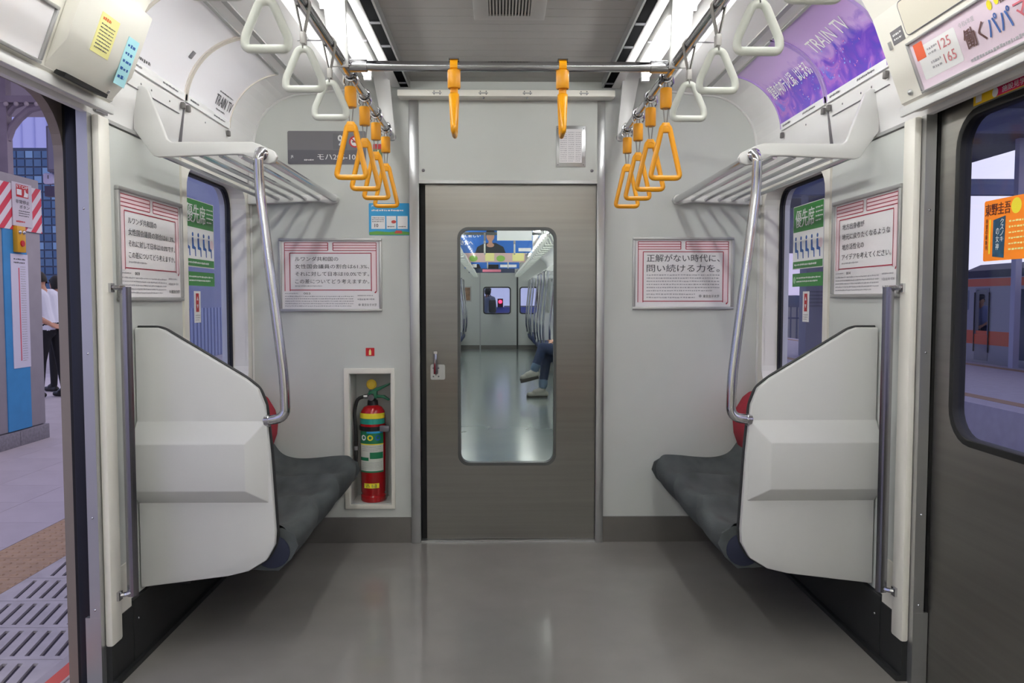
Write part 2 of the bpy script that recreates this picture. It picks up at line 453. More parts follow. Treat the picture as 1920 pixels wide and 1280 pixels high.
for dx in (-.366, -.340):
    for z in (.840, .882): dr.p(MB().ell((dx, YE + .007, z), (.004, .003, .004), 8, 5), 'screw', GREYP, under=pl)
dr.p(MB().prism([(-.357, .858), (-.349, .858), (-.353, .842)], 'y', YE + .004, YE + .009), 'lock_slot', BLACK, under=pl)

# cream rail with small hinges over the end door
r = T('hinged_cover_rail', 'cream metal rail with small hinges running above the end door', 'rail', (0, 3.80, 2.19))
r.p(MB().box(-.519, .519, 3.79, 3.84, 2.192, 2.222), 'rail', CREAM, bevel=.003)
r.p(MB().box(-.519, .519, 3.84, YE - .016, 2.2, 2.215), 'mounting_plate', CREAM)
for x in (-.33, -.11, .10, .37):
    h = r.p(MB().box(x - .022, x + .022, 3.787, 3.791, 2.204, 2.209), 'hinge', SILVER)
    for dx in (-.014, .014):
        for dz in (-.006, .007): r.p(MB().ell((x + dx, 3.788, 2.207 + dz), (.003, .002, .003), 6, 4), 'screw', GREYP, under=h)
for x in (-.11, .10): r.p(MB().ell((x, 3.80, 2.187), (.006, .006, .006), 8, 6), 'catch', CHROME)

# windows of the side walls
def window(s, n):
    t = T('window_%d' % n, None, None, (s * 1.335, 3.49, .8), kind='structure')
    t.p(MB().prism(rrect(3.128, .798, 3.852, 1.762, .102), 'x', s * 1.338, s * 1.362, [rrect(3.14, .81, 3.84, 1.75, .09)]), 'window_gasket', BLACK)
    t.p(MB().prism(rrect(3.14, .81, 3.84, 1.75, .09), 'x', s * 1.345, s * 1.350), 'window_pane', GLASSD)
window(-1, 1); window(1, 2)

# left door, slid back into its pocket: only the edge shows
t = T('door_3', None, None, (-1.335, JY, 0), kind='structure')
t.p(MB().box(-1.352, -1.312, JY - .012, JY + .02, 0, 1.85), 'rubber_edge', NAVYRUB, bevel=.006)
t.p(MB().box(-1.362, -1.352, JY - .004, JY, 0, 1.85), 'edge_groove', BLACK)
# right door, closed
t = T('door_2', None, None, (1.335, 1.8, 0), kind='structure')
DW = [(p[0], p[1]) for p in rrect(1.845, .805, 2.325, 1.765, .10)]
DW2 = [(p[0], p[1]) for p in rrect(1.22, .805, 1.70, 1.765, .10)]
t.p(MB().prism([(1.78, 0), (JY - .02, 0), (JY - .02, 1.853), (1.78, 1.853)], 'x', 1.325, 1.355, [DW]), 'door_leaf', STEEL)
t.p(MB().prism([(1.10, 0), (1.765, 0), (1.765, 1.853), (1.10, 1.853)], 'x', 1.325, 1.355, [DW2]), 'door_leaf', STEEL)
t.p(MB().box(1.322, 1.358, 1.764, 1.781, 0, 1.85), 'centre_seal', BLACK)
t.p(MB().box(1.315, 1.35, JY - .022, JY - .002, 0, 1.85), 'side_seal', BLACK)
for h in ((1.845, 2.325), (1.22, 1.70)):
    t.p(MB().prism(rrect(h[0] - .006, .799, h[1] + .006, 1.771, .106), 'x', 1.320, 1.358, [rrect(h[0] + .016, .821, h[1] - .016, 1.749, .085)]), 'window_gasket', BLACK, bevel=.003)
    t.p(MB().prism(rrect(h[0], .805, h[1], 1.765, .1), 'x', 1.338, 1.343), 'window_pane', GLASSD)

# ------------------------------------------------------------------ ceiling fixtures
CLIPD = mat('bridge_grey', '77777c', .5)
for s, side in ((-1, 'open-door'), (1, 'closed-door')):
    t = T('air_diffuser', 'long dark-slotted air diffuser strip on the ceiling, %s side' % side, 'air vent', (s * .5, 0, 2.26), group='ceiling air diffusers')
    t.p(MB().box(s * .516, s * .558, YB, YE - .03, 2.258, 2.2995), 'housing', COVE, bevel=.004)
    t.p(MB().box(s * .478, s * .516, YB, YE - .03, 2.260, 2.2995), 'slot_back', mat('slot_black', '060609', .9, spec=.05))
    t.p(MB().box(s * .468, s * .476, YB, YE - .03, 2.2575, 2.30), 'edge_strip', ALU)
    y = 1.65
    while y < 3.6:
        t.p(MB().box(s * .478, s * .516, y + .250, y + .272, 2.2575, 2.262), 'slot_bridge', CLIPD); y += .272
    for y0, y1, w in ((2.90, 3.55, 'short'), (1.50, 2.70, 'long'), (.20, 1.40, ''), (-1.1, .1, ''), (-2.4, -1.2, ''), (-3.7, -2.5, ''), (-5.0, -3.8, ''), (-6.3, -5.1, ''), (-7.6, -6.4, ''), (-8.9, -7.7, ''), (-10.2, -9.0, '')):
        nlamp = nlamp + 1 if w != 'short' else 1
        lab = {'short': 'short glowing fluorescent tube by the end wall, %s side', 'long': 'long glowing fluorescent tube above the straps, %s side'}.get(w, ('third fourth fifth sixth seventh eighth ninth tenth eleventh'.split() + ['']*3)[max(0, nlamp - 3)] + ' glowing fluorescent tube back from the end wall, %s side') % side
        L = T('fluorescent_lamp', lab, 'lamp', (s * .62, y0, 2.26), group='ceiling lamps, %s side' % side)
        L.p(MB().box(s * .575, s * .665, y0 - .03, y1 + .03, 2.252, 2.314), 'base', RACKW, bevel=.004)
        L.p(MB().tube([(s * .62, y0, 2.222), (s * .62, y1, 2.222)], .0165, 12), 'tube', TUBE, smooth=True)
        for yq in (y0 - .012, y1 + .012):
            L.p(MB().box(s * .602, s * .638, yq - .012, yq + .012, 2.20, 2.26), 'socket', RACKW, bevel=.004)
    struct(MB().box(s * .955, s * .975, 1.9, YE, 2.2325, 2.244), 'trim_%d' % (7 if s < 0 else 8), SILVER)
    struct(MB().box(s * .56, s * .95, 3.18, 3.186, 2.25, 2.2545), 'trim_%d' % (9 if s < 0 else 10), GREYP)
t = T('ceiling_vent', 'grey ceiling grille panel with narrow slats in centre of ceiling', 'air vent', (0.005, 2.8, 2.28))
t.p(MB().prism([(-.128, 2.55), (.138, 2.55), (.138, 3.045), (-.128, 3.045)], 'z', 2.286, 2.2955, [[(-.072, 2.62), (.082, 2.62), (.082, 3.0), (-.072, 3.0)]]), 'frame', CEIL, bevel=.002)
t.p(MB().box(-.072, .082, 2.62, 3.0, 2.294, 2.2953), 'back', DARK)
for k in range(13): t.p(MB().box(-.069 + k * .0118, -.063 + k * .0118, 2.62, 3.0, 2.2865, 2.294), 'slat', mat('grille_grey', 'a39f99', .5))

# ------------------------------------------------------------------ overhead rails and straps
RX, RZ, CBY = .545, 1.998, 2.65
for s, side in ((-1, 'open-door'), (1, 'closed-door')):
    t = T('overhead_rail', 'long chrome overhead rail for the straps, %s side' % side, 'handrail', (s * RX, 1.0, RZ), group='overhead strap rails')
    t.p(MB().tube([(s * RX, -1.5, RZ), (s * RX, 3.79, RZ)], .0165, 14), 'rail', CHROME, smooth=True)
    for y, w0, w1, xt in ((2.60, .078, .052, .575), (3.765, .08, .042, .595), (.9, .078, .052, .575)):
        zt = 2.31
        poly = [(s * (xt - w0 / 2), zt), (s * (xt + w0 / 2), zt), (s * (RX + .012 + w1 / 2), RZ + .01), (s * (RX + .008 + w1 / 2), RZ - .018), (s * (RX + .004 - w1 / 2), RZ - .018), (s * (RX + .004 - w1 / 2), RZ + .02)]
        t.p(MB().prism(poly, 'y', y - .006, y + .006), 'hanger', RACKW, bevel=.002)
    t.p(MB().tube([(s * RX, CBY - .05, RZ), (s * RX, CBY + .05, RZ)], .0215, 14), 'joint_sleeve', CHROME, smooth=True)
    t.p(MB().ell((s * RX, 3.79, RZ), (.02, .018, .02)), 'end_cap', CHROME, smooth=True)
t = T('cross_rail', 'chrome crossbar joining the two overhead strap rails', 'handrail', (0, CBY, RZ))
t.p(MB().tube([(-RX + .02, CBY, RZ), (RX - .02, CBY, RZ)], .0165, 14), 'rail', CHROME, smooth=True)
for s in (-1, 1): t.p(MB().tube([(s * (RX - .018), CBY, RZ), (s * (RX - .075), CBY, RZ)], .021, 14), 'joint_sleeve', CHROME, smooth=True)

def ribbon(mb, path, wd, th, ax='y'):
    """flat belt following a path in the XZ plane (wide along Y) or, for ax='x', in YZ (wide along X)"""
    P = [Vector(p) for p in path]; vs = []; fs = []
    for i, p in enumerate(P):
        tn = (P[min(i + 1, len(P) - 1)] - P[max(i - 1, 0)]).normalized(); wv = Vector((0, 1, 0)) if ax == 'y' else Vector((1, 0, 0))
        nn = tn.cross(wv).normalized()
        vs += [p + wv * wd / 2 + nn * th / 2, p - wv * wd / 2 + nn * th / 2, p - wv * wd / 2 - nn * th / 2, p + wv * wd / 2 - nn * th / 2]
    for i in range(len(P) - 1):
        a, b = 4 * i, 4 * i + 4
        fs += [(a + k, a + (k + 1) % 4, b + (k + 1) % 4, b + k) for k in range(4)]
    fs += [(0, 1, 2, 3), tuple(4 * (len(P) - 1) + k for k in range(4))]
    return mb.add(vs, fs)
def loop_path(pts, r, n=4):
    P = [Vector(p) for p in pts]; out = []; N = len(P)
    for i in range(N):
        a = P[i - 1] - P[i]; b = P[(i + 1) % N] - P[i]; d = min(r, a.length * .48, b.length * .48)
        s_, e_ = P[i] + a.normalized() * d, P[i] + b.normalized() * d
        for k in range(n + 1):
            t_ = k / n; out.append(s_ * (1 - t_) ** 2 + P[i] * 2 * t_ * (1 - t_) + e_ * t_ * t_)
    return out
def rail_loop(z0, n=10, R=.0185):
    """from a point below the rail, split and round over the rail: two legs and the top, in local XZ with rail centre at RZ-based z0"""
    return [(R * math.cos(a), 0, z0 + R * math.sin(a)) for a in [math.pi * (-.15) + math.pi * 1.3 * k / n for k in range(n + 1)]]
def white_strap(label, group, x, y):
    zb = 1.767; t = T('strap_handle', label, 'hanging strap', (x, y, zb), group=group)
    h = RZ - zb
    tri = loop_path([(-.047, 0, .0095), (.047, 0, .0095), (.048, 0, .034), (.013, 0, .113), (-.013, 0, .113), (-.048, 0, .034)], .012)
    X = lambda ps: [(x + p[0], y + p[1], zb + p[2]) for p in ps]
    t.p(MB().tube(X(tri), .0098, 10, closed=True), 'grip', STRAPW, smooth=True)
    mb = MB()
    ribbon(mb, X([(0, 0, .112), (.002, 0, .135), (.003, 0, .155), (.012, 0, h - .035), (.0185, 0, h)] + rail_loop(h)[2:9] + [(-.0185, 0, h), (-.012, 0, h - .035), (-.003, 0, .155), (-.002, 0, .135), (0, 0, .112)]), .021, .0025)
    t.p(mb, 'belt', STRAPB, smooth=False)
    t.p(MB().box(x - .007, x + .007, y - .012, y + .012, zb + .125, zb + .155), 'buckle', mat('buckle_grey', 'b5b3b0', .4, .3), bevel=.002)
    return t.o
def yellow_strap(label, group, x, y):
    zb = 1.638; t = T('strap_handle', label, 'hanging strap', (x, y, zb), group=group); h = RZ - zb
    X = lambda ps: [(x + p[0], y + p[1], zb + p[2]) for p in ps]
    tri = loop_path([(-.053, 0, .0095), (.053, 0, .0095), (.012, 0, .188), (-.012, 0, .188)], .018)
    g = MB().tube(X(tri), .0096, 10, closed=True)
    t.p(g, 'grip', YEL, smooth=True)
    t.p(MB().prism([(x + a, zb + b) for a, b in ((-.017, .165), (.017, .165), (.013, .2), (-.013, .2))], 'y', y - .009, y + .009), 'grip_crown', YEL, bevel=.004)
    c = MB()
    for dx in (-1, 1):
        c.tube(X([(dx * .003, 0, .19), (dx * .009, 0, .25)]), .0022, 6); c.tube(X([(dx * .009, 0, .31), (dx * .004, 0, .335), (dx * .016, 0, h - .005)]), .0025, 6)
    t.p(c, 'cord', STRAPB, smooth=True, kind='stuff')
    t.p(MB().lathe([(0, zb + .248), (.0185, zb + .248), (.0205, zb + .251), (.0205, zb + .314), (.0185, zb + .317), (0, zb + .317)], x, y, 18), 'sleeve', YEL2, smooth=True)
    t.p(MB().tube(X([(.021 * math.cos(a), 0, h + .021 * math.sin(a)) for a in [2 * math.pi * k / 16 for k in range(16)]]), .0045, 6, closed=True), 'rail_clamp', CHROME, smooth=True)
    for dx in (-1, 1):
        t.p(MB().tube(X([(dx * .021, 0, h), (dx * .024, 0, h - .028), (dx * .018, 0, h - .036)]), .0045, 6), 'clamp_hook', CHROME, smooth=True)
    return t.o
def cross_strap(label, group, x):
    y = CBY; zb = 1.768; t = T('strap_handle', label, 'hanging strap', (x, y, zb), group=group); h = RZ - zb
    tri = loop_path([(0, -.05, .0095), (0, .05, .0095), (0, .012, .135), (0, -.012, .135)], .016)
    g = MB().tube([(x + p[0], y + p[1], zb + p[2]) for p in tri], .0096, 10, closed=True)
    g.v = [(x + (a - x) * (.85 + 1.0 * max(0, c - zb) / .14), b, c) for a, b, c in g.v]
    t.p(g, 'grip', YEL, smooth=True)
    ln = MB(); ln.box(x - .013, x + .013, y - .004, y + .004, zb + .135, zb + .165)
    t.p(ln, 'link', YEL2, bevel=.003)
    t.p(MB().lathe([(0, zb + .157), (.0195, zb + .157), (.0215, zb + .16), (.0215, zb + .213), (.0195, zb + .216), (0, zb + .216)], x, y, 18), 'sleeve', YEL2, smooth=True)
    b = MB(); pts = [(x, y + .004, zb + .21)] + [(x, y + .019 * math.cos(a), RZ + .019 * math.sin(a)) for a in [-.4 + (math.pi + .8) * k / 12 for k in range(13)]] + [(x, y - .004, zb + .21)]
    ribbon(b, pts, .025, .003, 'x'); t.p(b, 'belt', YEL)
    t.p(MB().box(x - .017, x + .017, y - .016, y + .016, RZ + .0195, RZ + .023), 'top_clip', CHROME)
    return t.o
ORD = ['first', 'second', 'third', 'fourth']
for s, side in ((-1, 'open-door'), (1, 'closed-door')):
    for k, y in enumerate((2.42, 2.10, 1.77, 1.465)):
        white_strap('pale triangular strap, %s one back from the crossbar on the %s side rail' % (ORD[k], side), 'pale straps, %s side' % side, s * RX, y)
    for k, y in enumerate((2.75, 3.03, 3.30, 3.58)):
        yellow_strap('orange triangular strap, %s one past the crossbar on the %s side rail' % (ORD[k], side), 'orange straps, %s side' % side, s * RX, y)
cross_strap('orange strap on the crossbar, nearer the open-door side', 'orange straps on the crossbar', -.183)
cross_strap('orange strap on the crossbar, nearer the closed-door side', 'orange straps on the crossbar', .178)

# ------------------------------------------------------------------ benches, partitions, racks, poles
PO = [(1.262, 1.13), (1.19, 1.13), (1.165, 1.122), (.895, .957), (.852, .922), (.830, .865), (.815, .70), (.800, .43), (.803, .385), (.832, .332), (.895, .294), (.965, .277), (1.262, .240)]
for s, side in ((-1, 'open-door'), (1, 'closed-door')):
    PY0, PY1 = 2.655, 2.682
    t = T('seat_partition', 'pale plastic partition at the bench end, %s side' % side, 'partition', (s * 1.03, 2.67, .24), group='bench end partitions')
    po = [(s * x, z) for x, z in PO]
    t.p(MB().prism(po, 'y', PY0, PY1), 'panel', PANEL, bevel=.006)
    inner = MB()
    # raised moulding: sloping top and bottom, sloping aisle side
    zt, zu, zl, zb = .815, .742, .583, .532; dpt = .045
    A = [(s * 1.262, PY0 + .001, zt), (s * .822, PY0 + .001, zt), (s * .818, PY0 + .001, zb), (s * 1.262, PY0 + .001, zb)]
    B = [(s * 1.262, PY0 - dpt, zu), (s * .885, PY0 - dpt, zu), (s * .885, PY0 - dpt, zl), (s * 1.262, PY0 - dpt, zl)]
    inner.add(A + B, [(0, 1, 5, 4), (1, 2, 6, 5), (2, 3, 7, 6), (3, 0, 4, 7), (4, 5, 6, 7), (0, 3, 2, 1)])
    t.p(inner, 'raised_moulding', PANEL, bevel=.003)
    edge = [(s * x, PY1 + .004, z) for x, z in arcpts([(p[0], 0, p[1]) for p in PO], .02) and [(q.x, q.z) for q in arcpts([(p[0], 0, p[1]) for p in PO], .02)]]
    t.p(MB().tube(edge, .007, 6), 'edge_trim', DARK, smooth=True)
    # bench
    b = T('bench', 'dark grey upholstered bench seat with red backrest, %s side' % side, 'seat', (s * 1.0, 3.3, .2), group='priority benches')
    prof = [(1.20, .30), (1.0, .298), (.86, .287), (.80, .285), (.757, .325), (.733, .37), (.745, .41), (.785, .434), (.86, .434), (.95, .425), (1.03, .422), (1.09, .432), (1.13, .455), (1.165, .50), (1.20, .52)]
    def seat(u, v, s=s, prof=prof):
        y = 2.692 + (3.905 - 2.692) * u
        q = v * (len(prof) - 1); i = min(int(q), len(prof) - 2); f = q - i
        pp = [prof[max(0, min(len(prof) - 1, i + k))] for k in (-1, 0, 1, 2)]
        x, z = (.5 * (2 * pp[1][c] + (pp[2][c] - pp[0][c]) * f + (2 * pp[0][c] - 5 * pp[1][c] + 4 * pp[2][c] - pp[3][c]) * f * f + (3 * pp[1][c] - pp[0][c] - 3 * pp[2][c] + pp[3][c]) * f ** 3) for c in (0, 1))
        seg = (u * 3) % 1.0; lift = 4 * seg * (1 - seg)
        if i >= 5:
            z -= .042 * lift * max(0, min(1, (x - .72) / .1)) * max(0, min(1, (1.22 - x) / .15)); z += .010
        x += .022 * (1 - lift) * max(0, min(1, (.80 - x) / .05))
        return (s * x, y, z)
    mb = MB().grid(seat, 48, 56)
    b.p(mb, 'cushion', SEATF, smooth=True)
    ecap = [(s * x, z) for x, z in prof]
    b.p(MB().prism(ecap, 'y', 2.690, 2.70), 'end_cap', SEATF)
    b.p(MB().prism(ecap, 'y', 3.897, 3.908), 'end_cap', SEATF)
    b.p(MB().prism([(s * (.822 + .062 * math.cos(a)), .352 + .058 * math.sin(a)) for a in [2 * math.pi * k / 24 for k in range(24)]], 'y', 2.684, 2.70), 'end_bolster', NAVY, bevel=.003)
    bp = [(1.245, .43), (1.20, .45), (1.16, .50), (1.138, .56), (1.132, .62), (1.145, .68), (1.18, .74), (1.215, .768), (1.245, .772)]
    b.p(MB().prism([(s * x, z) for x, z in bp], 'y', 2.695, 3.89), 'backrest', REDF, bevel=.01)
    b.p(MB().box(s * 1.13, s * 1.245, 2.75, 3.88, .22, .296), 'support_beam', DARK)
    # luggage rack
    r = T('luggage_rack', 'white bracketed luggage rack of chrome bars above bench, %s side' % side, 'luggage rack', (s * 1.05, 3.3, 1.70), group='luggage racks')
    brk = [(1.268, 1.94), (1.235, 1.945), (1.218, 1.93), (1.158, 1.768), (1.145, 1.758), (.872, 1.759), (.845, 1.75), (.797, 1.728), (.787, 1.71), (.795, 1.692), (.815, 1.685), (.84, 1.69), (.90, 1.716), (.935, 1.717), (1.19, 1.707), (1.205, 1.712), (1.268, 1.80)]
    r.p(MB().prism([(s * x, z) for x, z in brk], 'y', 2.70, 2.722), 'bracket', RACKW, bevel=.004)
    fb = [(1.262, 1.74), (.93, 1.735), (.84, 1.742), (.822, 1.722), (.832, 1.70), (.86, 1.694), (.92, 1.705), (1.262, 1.69)]
    r.p(MB().prism([(s * x, z) for x, z in fb], 'y', 3.872, 3.918), 'bracket', RACKW, bevel=.004)
    r.p(MB().tube([(s * .842, 2.70, 1.717), (s * .842, 3.90, 1.717)], .016, 12), 'front_bar', CHROME, smooth=True)
    for k in range(5):
        xx = .915 + k * .066
        r.p(MB().tube([(s * xx, 2.715, 1.715), (s * xx, 3.89, 1.715)], .0085, 8), 'bar', CHROME, smooth=True)
    # pole between rack and partition
    pth = arcpts([(s * .835, 2.672, 1.712), (s * .835, 2.652, 1.70), (s * .838, 2.668, 1.60), (s * .765, 2.668, .955), (s * .762, 2.668, .822), (s * .835, 2.668, .812)], .05, 6)
    p = T('bench_pole', 'bent chrome pole from the luggage rack to the partition, %s side' % side, 'pole', (s * .8, 2.67, .81), group='bench poles')
    p.p(MB().tube(pth, .0165, 12), 'pole', CHROME, smooth=True)
    p.p(MB().ell((s * .835, 2.684, 1.715), (.024, .016, .024)), 'upper_flange', CHROME, smooth=True)
    p.p(MB().tube([(s * .818, 2.668, .813), (s * .832, 2.668, .812)], .022, 12), 'lower_flange', CHROME, smooth=True)
    # grab bar by the door
    g = T('grab_bar', 'ribbed steel grab bar on the door post, %s side' % side, 'grab bar', (s * 1.225, 2.52, .28), group='door post grab bars')
    bar = MB()
    ns = 18; prf = [(.0175 + (.0018 if k % 3 == 0 else 0)) for k in range(ns)]
    vs = [(s * 1.222 + prf[k] * math.cos(2 * math.pi * k / ns), 2.515 + prf[k] * math.sin(2 * math.pi * k / ns), z) for z in (.268, 1.265) for k in range(ns)]
    bar.add(vs, [(k, (k + 1) % ns, ns + (k + 1) % ns, ns + k) for k in range(ns)] + [tuple(range(ns)), tuple(range(ns, 2 * ns))])
    g.p(bar, 'bar', GRABS)
    for z in (1.262, .28):
        g.p(MB().tube([(s * 1.224, 2.512, z), (s * 1.232, 2.49, z), (s * 1.252, 2.478, z)], .008, 8).box(s * 1.243, s * 1.253, 2.466, 2.49, z - .014, z + .014), 'bracket', CHROME, smooth=True)
# ================================================================== POSTERS, SIGNS, STICKERS
def mapped_box(mb, m, u0, v0, u1, v1, d0, d1):
    vs = [m(u, v, d) for d in (d0, d1) for u, v in ((u0, v0), (u1, v0), (u1, v1), (u0, v1))]
    return mb.add(vs, [(0, 1, 2, 3), (4, 5, 6, 7), (0, 1, 5, 4), (1, 2, 6, 5), (2, 3, 7, 6), (3, 0, 4, 7)])
def poster(label, m, W, H, lines, style, num):
    t = T('framed_poster', label, 'poster', tuple(m(W / 2, 0)))
    fw = .014
    for a in ((0, 0, W, fw), (0, H - fw, W, H), (0, fw, fw, H - fw), (W - fw, fw, W, H - fw)):
        t.p(mapped_box(MB(), m, *a, 0, .014), 'frame_rail', SILVER, bevel=.003)
    sh = t.p(mapped_box(MB(), m, fw, fw, W - fw, H - fw, .001, .004), 'sheet', PAPER)
    k = W / .516; d = .005
    u = lambda x: x * W; v = lambda y: y * H
    pk = MB(); rd = MB()
    top = .94; ob = .10 if style == 2 else .28
    ib = ob + .015
    # pale bands, then crimson lines
    for a, b in ((.055, .475), (.525, .945)):
        rect(pk, m, u(a), v(.835), u(b), v(top), d - .0004)
        for y in (.94, .905, .87, .835): rect(rd, m, u(a), v(y) - .0016, u(b), v(y) + .0016, d)
    rect(pk, m, u(.055), v(ob), u(.105), v(.834), d - .0004); rect(pk, m, u(.895), v(ob), u(.945), v(.834), d - .0004)
    for x, wd in ((.055, .0034), (.105, .0042), (.895, .0042), (.945, .0034)):
        y1 = top if x in (.055, .945) else .80
        rect(rd, m, u(x) - wd / 2, v(ob), u(x) + wd / 2, v(y1), d + .0003)
    for x in (.475, .525): rect(rd, m, u(x) - .002, v(.835), u(x) + .002, v(top), d + .0003)
    rect(rd, m, u(.105), v(.80) - .002, u(.895), v(.80) + .002, d); rect(rd, m, u(.105), v(ib) - .002, u(.895), v(ib) + .002, d)
    flat(rd, m, [(u(.945) - .004, v(ob) - .0), (u(.945) + .002, v(ob)), (u(.945) - .004, v(ob) - .010), (u(.945) - .012, v(ob) - .008)], d)
    t.p(pk, 'pale_border', PINK, under=sh); t.p(rd, 'border_lines', INKRED, under=sh)
    tx = MB(); sm = MB()
    if style == 2:
        for i, (ln, wd) in enumerate(lines): text(tx, m, ln, u(.14), v(.66 - i * .14), u(.14 + wd), v(.765 - i * .14), d, .008)
        dashes(sm, m, u(.14), v(.24), u(.86), v(.50), 6, d, .42, 3); dashes(sm, m, u(.14), v(.145), u(.62), v(.235), 2, d, .42, 4)
        text(tx, m, '東京女子大学', u(.70), v(.165), u(.86), v(.205), d, .01)
        disc(sm, m, u(.672), v(.187), .007, d)
    else:
        for i, (ln, wd) in enumerate(lines): text(tx, m, ln, u(.155), v(.69 - i * .102), u(.155 + wd), v(.75 - i * .102), d, .004)
        dashes(sm, m, u(.155), v(.335), u(.45), v(.365), 1, d, .6, 9)
        text(tx, m, num, u(.235), v(.235), u(.30), v(.262), d, .02); dashes(sm, m, u(.055), v(.238), u(.225), v(.262), 1, d, .6, 2)
        dashes(sm, m, u(.055), v(.06), u(.72), v(.225), 5, d, .45, 5)
        dashes(sm, m, u(.76), v(.205), u(.945), v(.235), 1, d, .6, 6); dashes(sm, m, u(.76), v(.15), u(.945), v(.19), 1, d, .7, 7)
        text(tx, m, '東京女子大学', u(.80), v(.075), u(.945), v(.112), d, .01); disc(sm, m, u(.778), v(.094), .006, d)
    t.p(tx, 'lettering', INK, under=sh, kind='stuff'); t.p(sm, 'small_print', INKL, under=sh, kind='stuff')
L1 = [('ルワンダ共和国の', .42), ('女性国会議員の割合は61.3%、', .72), ('それに対して日本は10.0%です。', .72), ('この差についてどう考えますか。', .72)]
L3 = [('地方出身者が', .34), ('地元に戻りたくなるような', .70), ('地方活性化の', .34), ('アイデアを考えてください。', .72)]
L2 = [('正解がない時代に、', .72), ('問い続ける力を。', .72)]
def em(px0, py0, px1, py1, y=YE):
    a = at(px0, py1, 'Y', y); b = at(px1, py0, 'Y', y)
    return plane((a.x, y, a.z), (1, 0, 0), (0, 0, 1)), b.x - a.x, b.z - a.z
m, W, H = em(525, 447, 716, 584); poster('framed crimson-lined poster with four lines of text above the fire extinguisher', m, W, H, L1, 1, '003')
m, W, H = em(1185, 445, 1376, 580); poster('framed crimson-lined poster with two large lines of text on end wall', m, W, H, L2, 2, '')
poster('framed crimson-lined poster on the side wall beside the open door', plane((-XW + .009, 2.55, 1.22), (0, 1, 0), (0, 0, 1)), .512, .372, L1, 1, '003')
poster('framed crimson-lined poster on the side wall beside the closed door', plane((XW - .009, 3.037, 1.232), (0, -1, 0), (0, 0, 1)), .520, .366, L3, 1, '004')

# car number plate
m, W, H = em(540, 246, 686, 308)
t = T('car_number_plate', 'grey car number plate on the end wall by the luggage rack', 'sign', tuple(m(W / 2, 0)))
o_p = t.p(MB().prism([(m(u, v).x, m(u, v).z) for u, v in rrect(0, 0, W, H, .008)], 'y', YE - .003, YE), 'plate', GREYP)
t.p(rect(MB(), m, .002, .002, W - .002, H * .43, .0036), 'lower_band', GREYP2, under=o_p)
t.p(rect(MB(), m, W * .58, H * .46, W * .76, H * .93, .0036), 'number_square', mat('plate_mid_grey', '6b6a70', .4), under=o_p)
a = MB(); text(a, m, '9', W * .645, H * .56, W * .70, H * .88, .0045, .03); text(a, m, 'モハ205-1006', W * .38, H * .14, W * .97, H * .30, .0045, .025)
text(a, m, 'JR', W * .04, H * .17, W * .075, H * .27, .0045); dashes(a, m, W * .21, H * .1, W * .34, H * .16, 1, .0045, .8, 3)
disc(a, m, W * .86, H * .68, .026, .0040)
t.p(a, 'lettering', WHITE, under=o_p, kind='stuff')
a = MB(); n = 28
a.add([m(W * .86 + r_ * math.cos(2 * math.pi * k / n), H * .68 + r_ * math.sin(2 * math.pi * k / n), .0046) for r_ in (.028, .021) for k in range(n)], [(k, (k + 1) % n, n + (k + 1) % n, n + k) for k in range(n)])
flat(a, m, [(W * .86 - .018, H * .68 + .014), (W * .86 - .014, H * .68 + .018), (W * .86 + .018, H * .68 - .014), (W * .86 + .014, H * .68 - .018)], .0046)
t.p(a, 'no_smoking_ring', REDP, under=o_p)
t.p(rect(rect(MB(), m, W * .86 - .013, H * .68 - .004, W * .86 + .014, H * .68 + .003, .0043), m, W * .86 + .008, H * .68 + .006, W * .86 + .012, H * .68 + .014, .0043), 'cigarette', INK, under=o_p)
# small red and green stickers between the straps
m, W, H = em(700, 270, 717, 298)
t = T('emergency_sticker', 'small red and green sticker beside the car number plate', 'sticker', tuple(m(W / 2, 0)))
sh = t.p(slab(MB(), m, 0, 0, W, H, 0, .0015), 'sheet', mat('sticker_olive', '6d7a4c', .4)); t.p(rect(MB(), m, 0, H * .66, W, H, .002), 'red_band', REDP, under=sh); t.p(rect(MB(), m, W * .4, H * .1, W * .6, H * .6, .002), 'mark', LEMON, under=sh)

# blue campaign sticker
m, W, H = em(692, 381, 768, 441)
t = T('campaign_sticker', 'sky blue sticker with three white boxes left of the end door', 'sticker', tuple(m(W / 2, 0)))
sh = t.p(MB().prism([(m(u, v).x, m(u, v).z) for u, v in rrect(0, 0, W, H, .006)], 'y', YE - .002, YE), 'sheet', SKYB)
t.p(flat(MB(), m, [(.002, .002), (W - .002, .002), (W - .002, H * .1), (W * .75, H * .14), (W * .5, H * .1), (W * .2, H * .13), (.002, H * .1)], .0026), 'green_field', mat('field_green', '6aa84a', .5), under=sh)
a = MB()
for x0, x1 in ((.06, .40), (.43, .67), (.70, .95)): rect(a, m, W * x0, H * .2, W * x1, H * .6, .0026)
dashes(a, m, W * .07, H * .73, W * .9, H * .82, 1, .0026, .7, 4); text(a, m, 'JR', W * .06, H * .88, W * .12, H * .95, .0026, .02)
t.p(a, 'white_box', WHITE, under=sh, kind='stuff')
a = MB(); text(a, m, '10', W * .14, H * .25, W * .23, H * .36, .0032, .03); dashes(a, m, W * .08, H * .40, W * .38, H * .57, 3, .0032, .5, 8); dashes(a, m, W * .46, H * .24, W * .65, H * .3, 1, .0032, .6, 9); dashes(a, m, W * .73, H * .24, W * .93, H * .3, 1, .0032, .6, 10)
t.p(a, 'small_print', INK, under=sh, kind='stuff')
a = MB(); disc(a, m, W * .61, H * .42, .012, .0032, ry=.008); flat(a, m, [(W * .62, H * .06), (W * .82, H * .06), (W * .80, H * .15), (W * .66, H * .15)], .0032)
t.p(a, 'red_mark', mat('sticker_coral', 'c8504a', .5), under=sh)

